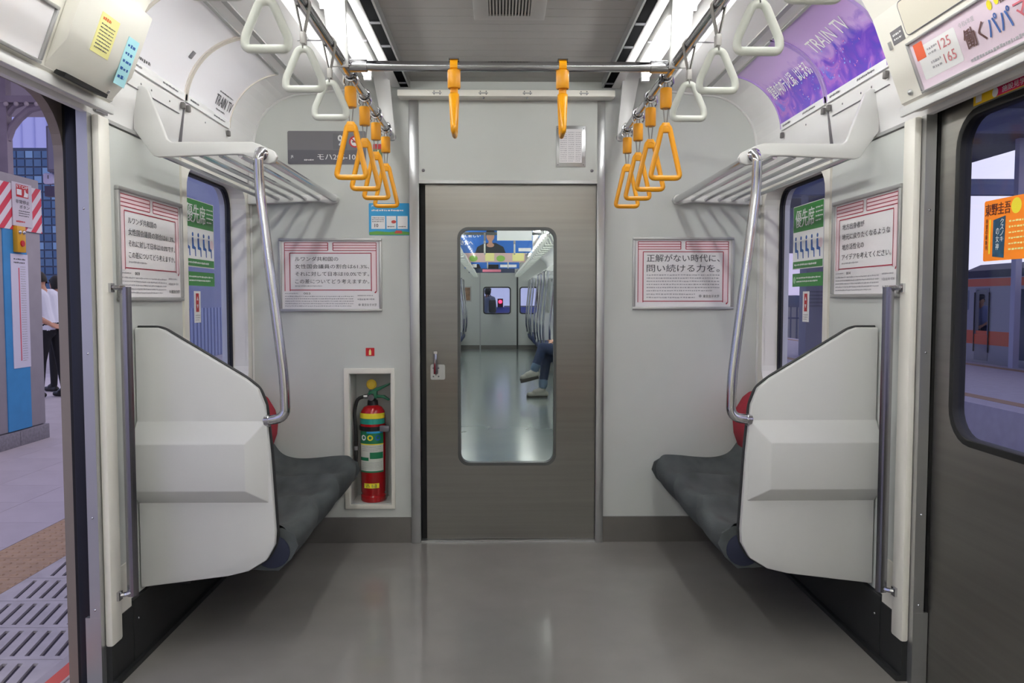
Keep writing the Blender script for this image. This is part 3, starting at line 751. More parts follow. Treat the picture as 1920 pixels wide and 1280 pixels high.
# extinguisher sign
m, W, H = em(686, 652, 702, 667)
t = T('extinguisher_sign', 'tiny red sign above the fire extinguisher niche', 'sign', tuple(m(W / 2, 0)))
sh = t.p(slab(MB(), m, 0, 0, W, H, 0, .002), 'plate', REDP); t.p(flat(MB(), m, [(W * .36, H * .12), (W * .64, H * .12), (W * .64, H * .6), (W * .5, H * .9), (W * .36, H * .6)], .0026), 'emblem', LEMON, under=sh)

# notice in a pale frame over the end door
m, W, H = em(1043, 236, 1098, 313, YE - .016)
t = T('framed_notice', 'white notice sheet in a thin frame above the end door', 'notice', tuple(m(W / 2, 0)))
t.p(mapped_box(MB(), m, 0, 0, W, H, 0, .004), 'frame', ALU, bevel=.001)
sh = t.p(mapped_box(MB(), m, W * .10, H * .10, W * .87, H * .92, .004, .005), 'sheet', PAPER)
a = MB()
for c0, c1 in ((.14, .36), (.41, .61), (.66, .84)): dashes(a, m, W * c0, H * .12, W * c1, H * .86, 15, .0056, .35, int(c0 * 100))
t.p(a, 'small_print', INKL, under=sh, kind='stuff')
for x in (.05, .93):
    for z in (.05, .93): t.p(disc(MB(), m, W * x, H * z, .003, .0046, 8), 'pin', GREYP)

# priority seat stickers on the windows (inside face of the panes)
def person_icon(mb, m, u, v, h, flip=1):
    disc(mb, m, u, v + h * .88, h * .09, .0016, 12)
    flat(mb, m, [(u - flip * h * .10, v + h * .74), (u + flip * h * .07, v + h * .76), (u + flip * h * .12, v + h * .42), (u + flip * h * .30, v + h * .36), (u + flip * h * .32, v), (u + flip * h * .22, v), (u + flip * h * .19, v + h * .27), (u - flip * h * .08, v + h * .30)], .0016)
def priority(label2, s):
    X = s * 1.3445
    if s < 0: mp = plane((X, 3.29, 0), (0, 1, 0), (0, 0, 1)); W = .345
    else: mp = plane((X, 3.675, 0), (0, -1, 0), (0, 0, 1)); W = .345
    z0, z1 = 1.365, 1.655
    t = T('priority_seat_sticker', 'green and white priority seat sticker on the window, %s side' % label2, 'sticker', tuple(mp(W / 2, z0)), group='priority stickers')
    sh = t.p(slab(MB(), mp, 0, z0, W, z1, 0, .001), 'sheet', WHITE)
    g = MB(); rect(g, mp, .003, 1.535, W - .003, z1 - .003, .0013); rect(g, mp, .003, z0 + .004, W - .003, 1.400, .0013); t.p(g, 'green_band', GREEN, under=sh)
    a = MB(); text(a, mp, '優先席', .03, 1.555, .245, 1.635, .0018, .02); dashes(a, mp, .26, 1.56, .335, 1.635, 4, .0018, .4, 4); dashes(a, mp, .02, z0 + .012, W - .02, 1.392, 1, .0018, .6, 5)
    t.p(a, 'lettering', WHITE, under=sh, kind='stuff')
    for k in range(5): b = MB(); person_icon(b, mp, .035 + k * .062, 1.412, .105); t.p(b, 'seated_figure', BLUEP, under=sh)
    t.p(disc(MB(), mp, W - .028, 1.47, .022, .0014), 'pale_disc', PINK, under=sh)
    t2 = T('notice_strip', 'narrow green notice strip below the priority sticker, %s side' % label2, 'sticker', tuple(mp(W / 2, 1.29)), group='green strips')
    sh = t2.p(slab(MB(), mp, 0, 1.285, W, 1.345, 0, .001), 'sheet', GREEN); t2.p(dashes(MB(), mp, .05, 1.30, W - .02, 1.332, 2, .0014, .5, 6), 'small_print', WHITE, under=sh, kind='stuff'); t2.p(disc(MB(), mp, .025, 1.315, .016, .0014), 'emblem', mat('pale_green', '9fd0a0', .5), under=sh)
    u0 = .10 if s < 0 else .13
    t3 = T('opening_sticker', 'small white sticker with red arrow panel on window, %s side' % label2, 'sticker', tuple(mp(u0, 1.13)), group='window arrow stickers')
    sh = t3.p(slab(MB(), mp, u0, 1.125, u0 + .072, 1.262, 0, .001), 'sheet', WHITE); rd_ = t3.p(rect(MB(), mp, u0 + .018, 1.172, u0 + .052, 1.252, .0014), 'red_panel', REDP, under=sh)
    a = MB(); flat(a, mp, [(u0 + .026, 1.222), (u0 + .044, 1.222), (u0 + .035, 1.24)], .0018); flat(a, mp, [(u0 + .026, 1.204), (u0 + .044, 1.204), (u0 + .035, 1.186)], .0018)
    t3.p(a, 'arrow', WHITE, under=sh, kind='stuff'); t3.p(dashes(MB(), mp, u0 + .01, 1.132, u0 + .062, 1.162, 3, .0014, .4, 3), 'small_print', INKL, under=sh, kind='stuff')
priority('open-door', -1); priority('closed-door', 1)

# ------------------------------------------------------------------ curved advertisement holders on the coves
def cmap(s, y0):
    def m(u, v, d=0):
        a = .10 + v / AR
        return Vector((s * (AC[0] + (AR - d) * math.cos(a)), y0 - u if s > 0 else y0 + u, AC[1] + (AR - d) * math.sin(a)))
    return m
AV = 1.30 * AR      # arc length of a sheet
PURP = bpy.data.materials.new('purple_dream_print'); PURP.use_nodes = True; M['purple'] = PURP
_t = PURP.node_tree; _b = _t.nodes['Principled BSDF']; _b.inputs['Roughness'].default_value = .25; _b.inputs['Coat Weight'].default_value = .4
_tc2 = _t.nodes.new('ShaderNodeTexCoord'); _n = _t.nodes.new('ShaderNodeTexNoise'); _n.inputs['Scale'].default_value = 9; _n.inputs['Detail'].default_value = 6; _n.inputs['Distortion'].default_value = 1.2
_r = _t.nodes.new('ShaderNodeValToRGB'); _e = _r.color_ramp.elements
_e[0].position = .28; _e[0].color = lin('4a3fc0'); _e[1].position = .78; _e[1].color = lin('8fb6ee')
for p_, c_ in ((.42, '6a3cc4'), (.52, '8a50cc'), (.60, 'b06ad0'), (.68, '5a58d8')): _e.new(p_).color = lin(c_)
_t.links.new(_tc2.outputs['Object'], _n.inputs['Vector']); _t.links.new(_n.outputs['Fac'], _r.inputs[0])
_sp = _t.nodes.new('ShaderNodeSeparateXYZ'); _t.links.new(_tc2.outputs['Object'], _sp.inputs[0])
_ad = _t.nodes.new('ShaderNodeMath'); _ad.operation = 'MULTIPLY_ADD'; _ad.inputs[1].default_value = .16; _t.links.new(_n.outputs['Fac'], _ad.inputs[0]); _t.links.new(_sp.outputs['Z'], _ad.inputs[2])
_mr = _t.nodes.new('ShaderNodeMapRange'); _mr.inputs['From Min'].default_value = .19; _mr.inputs['From Max'].default_value = .255; _t.links.new(_ad.outputs[0], _mr.inputs['Value'])
_mx = _t.nodes.new('ShaderNodeMix'); _mx.data_type = 'RGBA'; _mx.inputs[7].default_value = lin('c8a6e2'); _t.links.new(_mr.outputs[0], _mx.inputs[0]); _t.links.new(_r.outputs[0], _mx.inputs[6]); _t.links.new(_mx.outputs[2], _b.inputs['Base Color'])
SPECK = mat('magenta_speck', 'd86aa8', .4); SPECKB = mat('azure_speck', '7fb8f4', .4)
ADW = mat('ad_white_sheet', 'f8f6fb', .25, coat=.4)
CLIPG = mat('clip_grey', '6d6a68', .5)
for s, side in ((-1, 'open-door'), (1, 'closed-door')):
    for k, (ya, yb, wh) in enumerate(((2.585, 3.065, 'by the door header'), (3.085, 3.565, 'by the end wall'))):
        m = cmap(s, yb if s > 0 else ya); Wd = yb - ya
        colr = 'purple' if s > 0 else 'white'
        t = T('curved_advert', '%s curved advert sheet above the rack %s, %s side' % (colr, wh, side), 'advert', tuple(m(Wd / 2, 0)))
        sh = t.p(slab(MB(), m, .004, 0, Wd - .004, AV, .002, .005, 16), 'sheet', PURP if s > 0 else ADW, smooth=True)
        lipm = MB(); slab(lipm, m, 0, -.016, Wd, .014, .002, .009, 2); t.p(lipm, 'lower_channel', WHITE)
        for uu in (0, Wd - .006):
            t.p(slab(MB(), m, uu, -.01, uu + .006, AV + .01, .001, .010, 16), 'side_channel', mat('clear_edge', 'dcd5cc', .2) if s < 0 else mat('clear_edge_lilac', 'b49ad6', .2))
        t.p(slab(MB(), m, 0, AV, Wd, AV + .012, .001, .008, 2), 'upper_channel', SILVER)
        a = MB()
        if s > 0:
            R = random.Random(20 + k); sp1 = MB(); sp2 = MB()
            for q in range(60):
                u_ = R.gauss(.66 if k == 1 else .35, .2) * Wd; v_ = abs(R.gauss(.30, .13)) * AV
                if .01 < u_ < Wd - .02 and .03 < v_ < AV * .62:
                    l_ = R.uniform(.003, .012); an = R.uniform(0, 3.1)
                    flat(sp1 if R.random() < .5 else sp2, m, [(u_, v_), (u_ + l_ * math.cos(an), v_ + l_ * math.sin(an)), (u_ + l_ * .6 * math.cos(an + .9), v_ + l_ * .6 * math.sin(an + .9))], .0062)
            t.p(sp1, 'pink_specks', SPECK, under=sh, kind='stuff'); t.p(sp2, 'azure_specks', SPECKB, under=sh, kind='stuff')
            if k == 1: text(a, m, '電車の中のテレビ局、はじまる。', .035, AV * .36, Wd - .02, AV * .57, .0068, .015)
            else: text(a, m, 'TRAIN TV', .06, AV * .52, .36, AV * .70, .0068, .0)
            t.p(a, 'lettering', WHITE, under=sh, kind='stuff')
            b2 = MB(); dashes(b2, m, .03, -.006, .13, .006, 1, .0098, .8, 3); dashes(b2, m, .26, -.006, .40, .006, 1, .0098, .8, 4); t.p(b2, 'small_print', INK, kind='stuff')
        else:
            if k == 1:
                text(a, m, 'TRAIN TV', .27, .05, .46, .095, .0058, .02); dashes(a, m, .28, .104, .45, .114, 1, .0058, .7, 3); dashes(a, m, .30, .028, .42, .04, 1, .0058, .7, 5)
            else:
                dashes(a, m, .01, .022, .22, .040, 1, .0058, .75, 6); dashes(a, m, .01, .05, .10, .056, 1, .0058, .7, 7)
            b2 = MB(); dashes(b2, m, .28, -.004, .42, .006, 1, .0098, .8, 3); dashes(b2, m, .03, -.004, .12, .006, 1, .0098, .8, 8); t.p(b2, 'small_print', INK, kind='stuff')
            t.p(a, 'lettering', INK, under=sh, kind='stuff')
            if k == 0:
                t.p(mapped_box(MB(), m, .40, .14, .425, .17, .005, .009), 'sensor', GREYP, bevel=.001)
        for uu in (.004, Wd - .026):
            t.p(mapped_box(MB(), m, uu, -.052, uu + .02, -.026, .001, .014), 'clip', CLIPG, bevel=.003)
    # lower cove access panel: joint lines and screws
    o = struct(MB().prism([(s * 1.262, 1.785), (s * 1.285, 1.785), (s * 1.262, 1.975), (s * 1.241, 1.975)], 'y', 3.073, 3.078), 'trim_%d' % (11 if s < 0 else 12), GREYP)
    struct(MB().box(s * 1.2475, s * 1.2535, 2.60, 3.04, 1.930, 1.932), 'panel_joint', GREYP, o)
    for y in (2.72, 2.80, 2.95, 3.3): struct(MB().ell((s * 1.2475, y, 1.955), (.002, .004, .004), 8, 5), 'screw', CHROME, o)

# ------------------------------------------------------------------ door header advert, hatch, stickers
m = hmap(1, 2.275)
t = T('header_advert', 'pale pink framed advert on the header above the closed door', 'advert', tuple(m(.5, .0)))
W, H = 1.05, .150
for a in ((0, 0, W, .007), (0, H - .007, W, H), (0, .007, .007, H - .007), (W - .007, .007, W, H - .007)):
    t.p(mapped_box(MB(), m, *a, 0, .012), 'frame_rail', SILVER, bevel=.002)
sh = t.p(mapped_box(MB(), m, .007, .007, W - .007, H - .007, .001, .004), 'sheet', mat('pink_white_print', 'efdcea', .25, coat=.3))
a = MB(); flat(a, m, rrect(.03, .03, .215, .122, .006), .0046); t.p(a, 'price_card', WHITE, under=sh)
a = MB(); rect(a, m, .022, .088, .068, .135, .005); t.p(a, 'red_square', mat('coral_print', 'e86a48', .4), under=sh)
a = MB(); text(a, m, '125', .135, .086, .188, .112, .0056, .0); text(a, m, '165', .140, .046, .193, .072, .0056, .0); t.p(a, 'price', mat('ink_salmon', 'd07a80', .4), under=sh, kind='stuff')
a = MB(); dashes(a, m, .08, .085, .128, .112, 2, .0056, .5, 3); dashes(a, m, .08, .045, .128, .075, 2, .0056, .5, 4); dashes(a, m, .24, .014, .52, .028, 1, .0056, .7, 6); text(a, m, '令和6年度', .235, .108, .30, .122, .0056); t.p(a, 'small_print', INKL, under=sh, kind='stuff')
BRN = mat('ink_brown', '6a4a48', .5); BL = mat('ink_blue', '4a70b8', .4); PK = mat('ink_pink', 'e07a88', .4)
a = MB(); text(a, m, '働く', .24, .050, .325, .100, .0056, .02); text(a, m, '育', .545, .050, .595, .100, .0056, .02); text(a, m, '都内中小', .40, .112, .53, .130, .0056, .01); t.p(a, 'dark_lettering', BRN, under=sh, kind='stuff')
a = MB(); text(a, m, 'パパ', .335, .050, .425, .100, .0056, .02); t.p(a, 'blue_lettering', BL, under=sh, kind='stuff')
a = MB(); text(a, m, 'ママ', .438, .055, .53, .095, .0056, .02); t.p(a, 'pink_lettering', PK, under=sh, kind='stuff')
a = MB(); disc(a, m, .365, .122, .009, .0056, 12, .012); disc(a, m, .392, .124, .008, .0056, 12, .010); t.p(a, 'yellow_figures', YELP, under=sh, kind='stuff')
def hatch(s, y):
    m = hmap(s, y)
    t = T('header_hatch', 'rounded hatch cover on the door header, %s side' % ('closed-door' if s > 0 else 'open-door'), 'hatch', tuple(m(.5, .17)), group='header hatches')
    pts = rrect(.0 if s > 0 else .2, .168, .9 if s > 0 else 1.02, .265, .014)
    mb = MB(); n = len(pts); mb.add([m(p[0], p[1], -.002) for p in pts] + [m(p[0], p[1], .003) for p in pts], [tuple(range(n, 2 * n)), tuple(range(n))] + [(k, (k + 1) % n, n + (k + 1) % n, n + k) for k in range(n)])
    t.p(mb, 'cover', mat('hatch_beige', 'dcd6c6', .4))
    t.p(MB().tube([m(p[0], p[1], .002) for p in pts], .002, 5, closed=True), 'edge_gasket', GREYP)
hatch(1, 2.265); hatch(-1, .98)
m = hmap(1, 2.40)
t = T('header_label', 'small dark grey label on the header above the closed door', 'label', tuple(m(.06, .18)))
sh = t.p(slab(MB(), m, .055, .165, .120, .205, 0, .001), 'sheet', GREYP); t.p(dashes(MB(), m, .065, .172, .112, .198, 2, .0015, .5, 4), 'small_print', WHITE, under=sh, kind='stuff')
t.p(slab(MB(), m, .035, .158, .046, .182, 0, .006), 'tab', SILVER)
for s in (-1, 1):
    mm = hmap(s, 2.36)
    one(MB().ell(mm(0.0 if s < 0 else .02, .02, .002), (.009, .009, .009), 10, 6), 'header_lock', ALU, 'round metal lock on the door header, %s side' % ('open-door' if s < 0 else 'closed-door'), 'lock', tuple(mm(0.0 if s < 0 else .02, .02)), 'header locks', smooth=True)
# open-door side: empty advert frame, speaker box and its stickers
m = hmap(-1, .98)
t = T('header_advert', 'silver framed white advert on the header above the open door', 'advert', tuple(m(.5, 0)))
W = 1.045; H = .15
for a in ((0, 0, W, .009), (0, H - .009, W, H), (0, .009, .009, H - .009), (W - .009, .009, W, H - .009)):
    t.p(mapped_box(MB(), m, *a, 0, .012), 'frame_rail', SILVER, bevel=.002)
t.p(mapped_box(MB(), m, .009, .009, W - .009, H - .009, .001, .004), 'sheet', PAPER)
m = hmap(-1, 2.05)
t = T('speaker_box', 'cream box with sloping foot on the header above the open door', 'speaker', tuple(m(.17, 0)))
mb = MB(); prf = [(.0, 0), (.012, .03), (.035, .085), (.035, .27), (.0, .285)]
mb.add([m(u, v, d) for u in (0, .355) for d, v in prf], [(0, 1, 2, 3, 4), (5, 6, 7, 8, 9)] + [(k, (k + 1) % 5, 5 + (k + 1) % 5, 5 + k) for k in range(5)])
t.p(mb, 'body', CREAM, bevel=.004)
t.p(mapped_box(MB(), m, .05, -.004, .27, .008, .0, .03), 'grille_slot', BLACK)
def sticker(name, label, m, u0, v0, u1, v1, d, mt, rows, seed, ink=INK, red=False):
    t = T(name, label, 'sticker', tuple(m((u0 + u1) / 2, v0, d)))
    sh = t.p(slab(MB(), m, u0, v0, u1, v1, d, d + .0012), 'sheet', mt)
    h = v1 - v0; w_ = u1 - u0
    t.p(dashes(MB(), m, u0 + w_ * .12, v0 + h * .1, u1 - w_ * .12, v0 + h * (.78 if red else .92), rows, d + .0017, .45, seed), 'small_print', ink, under=sh, kind='stuff')
    if red: t.p(dashes(MB(), m, u0 + w_ * .1, v0 + h * .82, u1 - w_ * .35, v0 + h * .93, 1, d + .0017, .8, seed + 1), 'red_heading', mat('ink_orange_red', 'd8703a', .5), under=sh, kind='stuff')
    return t
sticker('yellow_sticker', 'lemon yellow notice on the speaker box over the open door', m, .105, .092, .20, .20, .035, LEMON, 8, 5, red=True)
sticker('cyan_sticker', 'narrow pale cyan notice on the speaker box over the open door', m, .262, .045, .325, .185, .036, CYANP, 5, 8, BLUEP)
mw = plane((-1.272, 2.435, 1.80), (0, 1, 0), (.12, 0, .993))
sticker('grey_sticker', 'dark grey notice on the wall under the cyan notice', mw, .012, .002, .085, .085, .006, GREYP, 6, 3, INKL)
sticker('pink_sticker', 'pale pink notice on the wall above the dark grey notice', mw, .02, .09, .085, .135, .006, mat('pale_pink_sheet', 'd9cbc4', .5), 3, 4)
# closed door: sticker above the window and orange sticker on the glass
m = plane((1.3245, 2.255, 1.798), (0, -1, 0), (0, 0, 1))
t = T('panorama_sticker', 'yellow and magenta sticker above the closed door window', 'sticker', tuple(m(.2, 0)))
sh = t.p(slab(MB(), m, 0, -.022, .40, .026, 0, .001), 'sheet', mat('print_warm_yellow', 'f2c81e', .35))
t.p(rect(MB(), m, .095, -.02, .26, .024, .0014), 'magenta_panel', mat('print_magenta', 'd8145a', .35), under=sh)
a = MB(); text(a, m, 'パノラマ画像で', .105, .004, .235, .020, .002, .03); text(a, m, '施設見学!!', .13, -.016, .235, .001, .002, .03); disc(a, m, .10, -.008, .013, .002); rect(a, m, .012, -.016, .04, .016, .002); t.p(a, 'lettering', WHITE, under=sh, kind='stuff')
m = plane((1.3365, 2.207, 1.332), (0, -1, 0), (0, 0, 1))
t = T('book_advert_sticker', 'orange book advert sticker on the closed door window', 'sticker', tuple(m(.1, 0)))
pts = rrect(0, 0, .20, .168, .006)
mb = MB(); n = len(pts); mb.add([m(p[0], p[1], 0) for p in pts] + [m(p[0], p[1], .001) for p in pts], [tuple(range(n, 2 * n)), tuple(range(n))] + [(k, (k + 1) % n, n + (k + 1) % n, n + k) for k in range(n)])
sh = t.p(mb, 'sheet', mat('glow_orange', 'ff8c1a', .4))
a = MB(); text(a, m, '東野圭吾', .006, .125, .115, .158, .0016, .03); text(a, m, '待望の最新刊', .009, .03, .019, .118, .0016, .01, vert=True); t.p(a, 'dark_lettering', mat('ink_maroon', '5a1a10', .5), under=sh, kind='stuff')
a = MB(); disc(a, m, .138, .142, .021, .0016); rect(a, m, .024, .02, .031, .115, .0014); t.p(a, 'yellow_marks', YELP, under=sh, kind='stuff')
bk = t.p(flat(MB(), m, [(.042, .012), (.092, .006), (.095, .12), (.042, .112)], .0016), 'book_cover', mat('cover_teal', '1a4a68', .4, noise=.4, nscale=60), under=sh)
a = MB(); text(a, m, 'クスノキ', .074, .050, .089, .114, .0022, .02, vert=True); text(a, m, 'の女神', .056, .028, .070, .090, .0022, .01, vert=True); t.p(a, 'cover_lettering', WHITE, under=sh, kind='stuff')
t.p(dashes(MB(), m, .11, .02, .19, .11, 6, .0016, .4, 5), 'small_print', LEMON, under=sh, kind='stuff')

# ================================================================== FIRE EXTINGUISHER
ex, ey, ez = -.682, YE + .075, NI[1] + .003
t = T('fire_extinguisher', 'red fire extinguisher with green lever standing in wall niche', 'fire extinguisher', (ex, ey, ez))
bz = ez; R = .064
t.p(MB().lathe([(0, bz), (R * .93, bz), (R, bz + .006), (R, bz + .03), (R * .94, bz + .034), (R * .94, bz + .045), (R, bz + .05), (R, bz + .435), (R * .93, bz + .462), (R * .72, bz + .482), (R * .42, bz + .492), (0, bz + .492)], ex, ey, 32), 'cylinder', EXTRED, smooth=True)
def cyl(a0, a1, z0, z1, rr=R + .0012, n=16):
    return MB().grid(lambda u, v: (ex + rr * math.sin(a0 + (a1 - a0) * u), ey - rr * math.cos(a0 + (a1 - a0) * u), z0 + (z1 - z0) * v), n, 1)
lab = t.p(cyl(-1.05, 1.05, bz + .155, bz + .365), 'label_sheet', mat('label_white', 'd9dcd2', .4))
t.p(cyl(-1.05, 1.05, bz + .300, bz + .365, R + .0018), 'green_label_band', mat('label_green', '1d7a52', .4), under=lab)
t.p(cyl(-.35, 1.0, bz + .355, bz + .364, R + .0024), 'blue_title', SKYB, under=lab)
t.p(cyl(-1.05, 1.05, bz + .296, bz + .301, R + .0024), 'yellow_line', YELP, under=lab)
t.p(cyl(-.1, 1.0, bz + .225, bz + .258, R + .0018), 'green_block', M['label_green'], under=lab)
t.p(cyl(-1.05, -.2, bz + .215, bz + .232, R + .0018), 'green_block', M['label_green'], under=lab)
t.p(cyl(-1.05, 1.05, bz + .155, bz + .163, R + .0018), 'green_foot', M['label_green'], under=lab)
def cm(u, v, d=0): return Vector((ex + (R + .0025 + d) * math.sin(u / R), ey - (R + .0025 + d) * math.cos(u / R), bz + v))
for u, mt in ((-.040, WHITE), (-.004, YELP), (.034, BLUEP)): t.p(disc(MB(), cm, u, .332, .0145, .0004, 14), 'class_mark', mt, under=lab)
t.p(dashes(MB(), cm, -.055, .17, .055, .21, 6, .0004, .4, 3), 'small_print', INKL, under=lab, kind='stuff')
t.p(dashes(MB(), cm, -.05, .262, .05, .29, 3, .0004, .4, 4), 'small_print', INKL, under=lab, kind='stuff')
t.p(cyl(-1.3, 1.3, bz + .428, bz + .455, R + .001, 20), 'yellow_band', YELP)
t.p(cyl(-1.3, 1.3, bz + .400, bz + .427, R + .001, 20), 'green_band', mat('band_teal', '2a9a8a', .4))
a = t.p(cyl(-.62, .62, bz + .075, bz + .100), 'yellow_tag', YELP); mbx = MB(); text(mbx, cm, 'ハ 1-2', -.026, .080, .026, .095, .0006, .02); t.p(mbx, 'lettering', INK, under=a, kind='stuff')
t.p(MB().lathe([(R + .001, bz + .355 + .012), (R + .005, bz + .355 + .012), (R + .005, bz + .355 + .032), (R + .001, bz + .355 + .032)], ex, ey, 28), 'holding_strap', RUB)
t.p(MB().box(ex + .042, ex + .092, ey - .058, ey - .035, bz + .362, bz + .392), 'strap_buckle', GREYP, bevel=.004)
t.p(MB().lathe([(.024, bz + .485), (.028, bz + .49), (.026, bz + .515), (.018, bz + .52), (.016, bz + .55), (0, bz + .55)], ex, ey, 16), 'neck', RUB, smooth=True)
t.p(MB().box(ex - .02, ex + .024, ey - .014, ey + .014, bz + .525, bz + .565), 'valve', EXTGRN, bevel=.005)
t.p(MB().prism([(ex - .028, bz + .55), (ex + .01, bz + .575), (ex + .088, bz + .606), (ex + .09, bz + .596), (ex + .02, bz + .558), (ex - .01, bz + .545)], 'y', ey - .011, ey + .011), 'lever', EXTGRN, bevel=.003)
t.p(MB().prism([(ex + .01, bz + .545), (ex + .06, bz + .542), (ex + .088, bz + .520), (ex + .084, bz + .513), (ex + .05, bz + .528), (ex + .01, bz + .528)], 'y', ey - .011, ey + .011), 'carry_handle', EXTGRN, bevel=.003)
t.p(MB().tube([(ex - .005 + .021 * math.cos(a), ey - .004, bz + .597 + .021 * math.sin(a)) for a in [2 * math.pi * k / 16 for k in range(16)]], .006, 6, closed=True).prism([(ex - .005 + .016 * math.cos(a), bz + .597 + .016 * math.sin(a)) for a in [2 * math.pi * k / 14 for k in range(14)]], 'y', ey - .006, ey - .002), 'safety_pin_ring', mat('pin_yellow', 'd9b93a', .4), smooth=True)
t.p(MB().tube([(ex - .004, ey - .014, bz + .532), (ex - .004, ey - .03, bz + .532)], .016, 14), 'pressure_gauge', CHROME, smooth=True)
hp = arcpts([(ex - .02, ey - .005, bz + .535), (ex - .075, ey - .01, bz + .53), (ex - .092, ey - .02, bz + .46), (ex - .082, ey - .03, bz + .38), (ex - .082, ey - .03, bz + .27)], .04, 5)
t.p(MB().tube(hp, .009, 8), 'hose', RUB, smooth=True)
t.p(MB().tube([(ex - .045, ey - .006, bz + .534), (ex - .025, ey - .005, bz + .535)], .012, 8), 'hose_coupling', CHROME, smooth=True)
t.p(MB().tube([(ex - .082, ey - .03, bz + .285), (ex - .082, ey - .03, bz + .265)], .0115, 8), 'hose_collar', GREYP, smooth=True)
t.p(MB().tube([(ex - .082, ey - .03, bz + .265), (ex - .083, ey - .03, bz + .17)], [.010, .007], 8), 'nozzle', RUB, smooth=True)
# ================================================================== PEOPLE
def frustum(mb, p0, r0, p1, r1, n=12):
    mb.tube([p0, p1], [r0, r1], n); mb.ell(p0, (r0, r0, r0), 10, 8); mb.ell(p1, (r1, r1, r1), 10, 8)
def person(label, base, ang, segs, ells, mats, voxel, head, hair=None, group=None, eyes=True):
    """segs: (p0, r0, p1, r1, material); ells: (centre, radii, material); local frame x = facing, y = left, z = up"""
    t = T('person', label, 'person', base, group)
    mb = MB()
    for p0, r0, p1, r1, k in segs: frustum(mb, p0, r0, p1, r1)
    for c, r_, k in ells: mb.ell(c, r_, 16, 12)
    me = bpy.data.meshes.new('raw'); me.from_pydata(mb.v, [], mb.f)
    bm = bmesh.new(); bm.from_mesh(me); bmesh.ops.recalc_face_normals(bm, faces=bm.faces); bm.to_mesh(me); bm.free()
    o = bpy.data.objects.new('raw', me); COL.objects.link(o)
    r_ = o.modifiers.new('r', 'REMESH'); r_.mode = 'VOXEL'; r_.voxel_size = voxel
    sm = o.modifiers.new('s', 'SMOOTH'); sm.factor = .5; sm.iterations = 4 if voxel < .01 else 2
    dg = bpy.context.evaluated_depsgraph_get(); dg.update()
    m2 = bpy.data.meshes.new_from_object(o.evaluated_get(dg)); bpy.data.objects.remove(o)
    m2.materials.clear()
    for m_ in mats: m2.materials.append(m_)
    prims = []
    for p0, r0, p1, r1, k in segs: prims.append((Vector(p0), Vector(p1), r0, r1, k, None))
    for c, rr, k in ells: prims.append((Vector(c), None, rr, None, k, None))
    idx = []
    for p in m2.polygons:
        c = p.center; best = 1e9; bk = 0
        for a, b, r0, r1, k, _ in prims:
            if b is None:
                q = Vector(((c.x - a.x) / r0[0], (c.y - a.y) / r0[1], (c.z - a.z) / r0[2])); d = (q.length - 1) * min(r0)
            else:
                ab = b - a; l2 = ab.length_squared; tt = 0 if l2 < 1e-9 else max(0, min(1, (c - a).dot(ab) / l2)); d = (c - (a + ab * tt)).length - (r0 + (r1 - r0) * tt)
            if d < best: best = d; bk = k
        idx.append(bk)
    m2.polygons.foreach_set('material_index', idx); m2.polygons.foreach_set('use_smooth', [True] * len(idx)); m2.name = 'body'
    bo = bpy.data.objects.new('body', m2); COL.objects.link(bo); bo.parent = t.o
    t.o.rotation_euler.z = ang
    loc = (0, 0, 0); t.loc = loc
    hc, hd = Vector(head[0]), Vector(head[1]).normalized()       # head centre and facing
    up = Vector(head[2]).normalized(); sd = up.cross(hd).normalized()
    if hair:
        mb = MB(); Rm = Matrix((hd, sd, up)).transposed()
        def hs(u, v):
            th = -math.pi + 2 * math.pi * u; ph = hair.get('low', -.25) + (math.pi / 2 - hair.get('low', -.25)) * v
            q = Vector((.098 * math.cos(ph) * math.cos(th), .086 * math.cos(ph) * math.sin(th), .122 * math.sin(ph)))
            if q.x > .02: q.z = max(q.z, .062 + .3 * (q.x - .02)); 
            q.x -= .008
            return tuple(hc + Rm @ q)
        mb.grid(hs, 28, 12, wrapu=True)
        t.p(mb, 'hair', hair.get('mat', HAIR), smooth=True)
    if eyes:
        for s_ in (-1, 1): t.p(MB().ell(hc + hd * .083 + sd * (.032 * s_) + up * .008, (.010, .010, .007), 8, 6), 'eye', mat('eye_dark', '1c1512', .3), smooth=True)
        t.p(MB().ell(hc + hd * .083 - up * .058, (.008, .020 if abs(hd.x) > .5 else .008, .006), 8, 6), 'mouth', mat('lip', 'a8615a', .5), smooth=True)
    if hair and hair.get('cap'):
        cm_ = MB(); Rm = Matrix((hd, sd, up)).transposed()
        cm_.grid(lambda u, v: tuple(hc + Rm @ Vector((.108 * math.cos(2 * math.pi * u) * (1 if v < .6 else (1 - v) / .4), .098 * math.sin(2 * math.pi * u) * (1 if v < .6 else (1 - v) / .4), .06 + .075 * min(v / .6, 1)))), 20, 6, wrapu=True)
        cm_.add([hc + Rm @ Vector(q) for q in ((.08, -.07, .062), (.16, -.045, .05), (.16, .045, .05), (.08, .07, .062), (.08, -.07, .052), (.155, -.045, .042), (.155, .045, .042), (.08, .07, .052))], [(0, 1, 2, 3), (4, 5, 6, 7), (0, 1, 5, 4), (1, 2, 6, 5), (2, 3, 7, 6)])
        t.p(cm_, 'cap', hair['cap'])
    return t
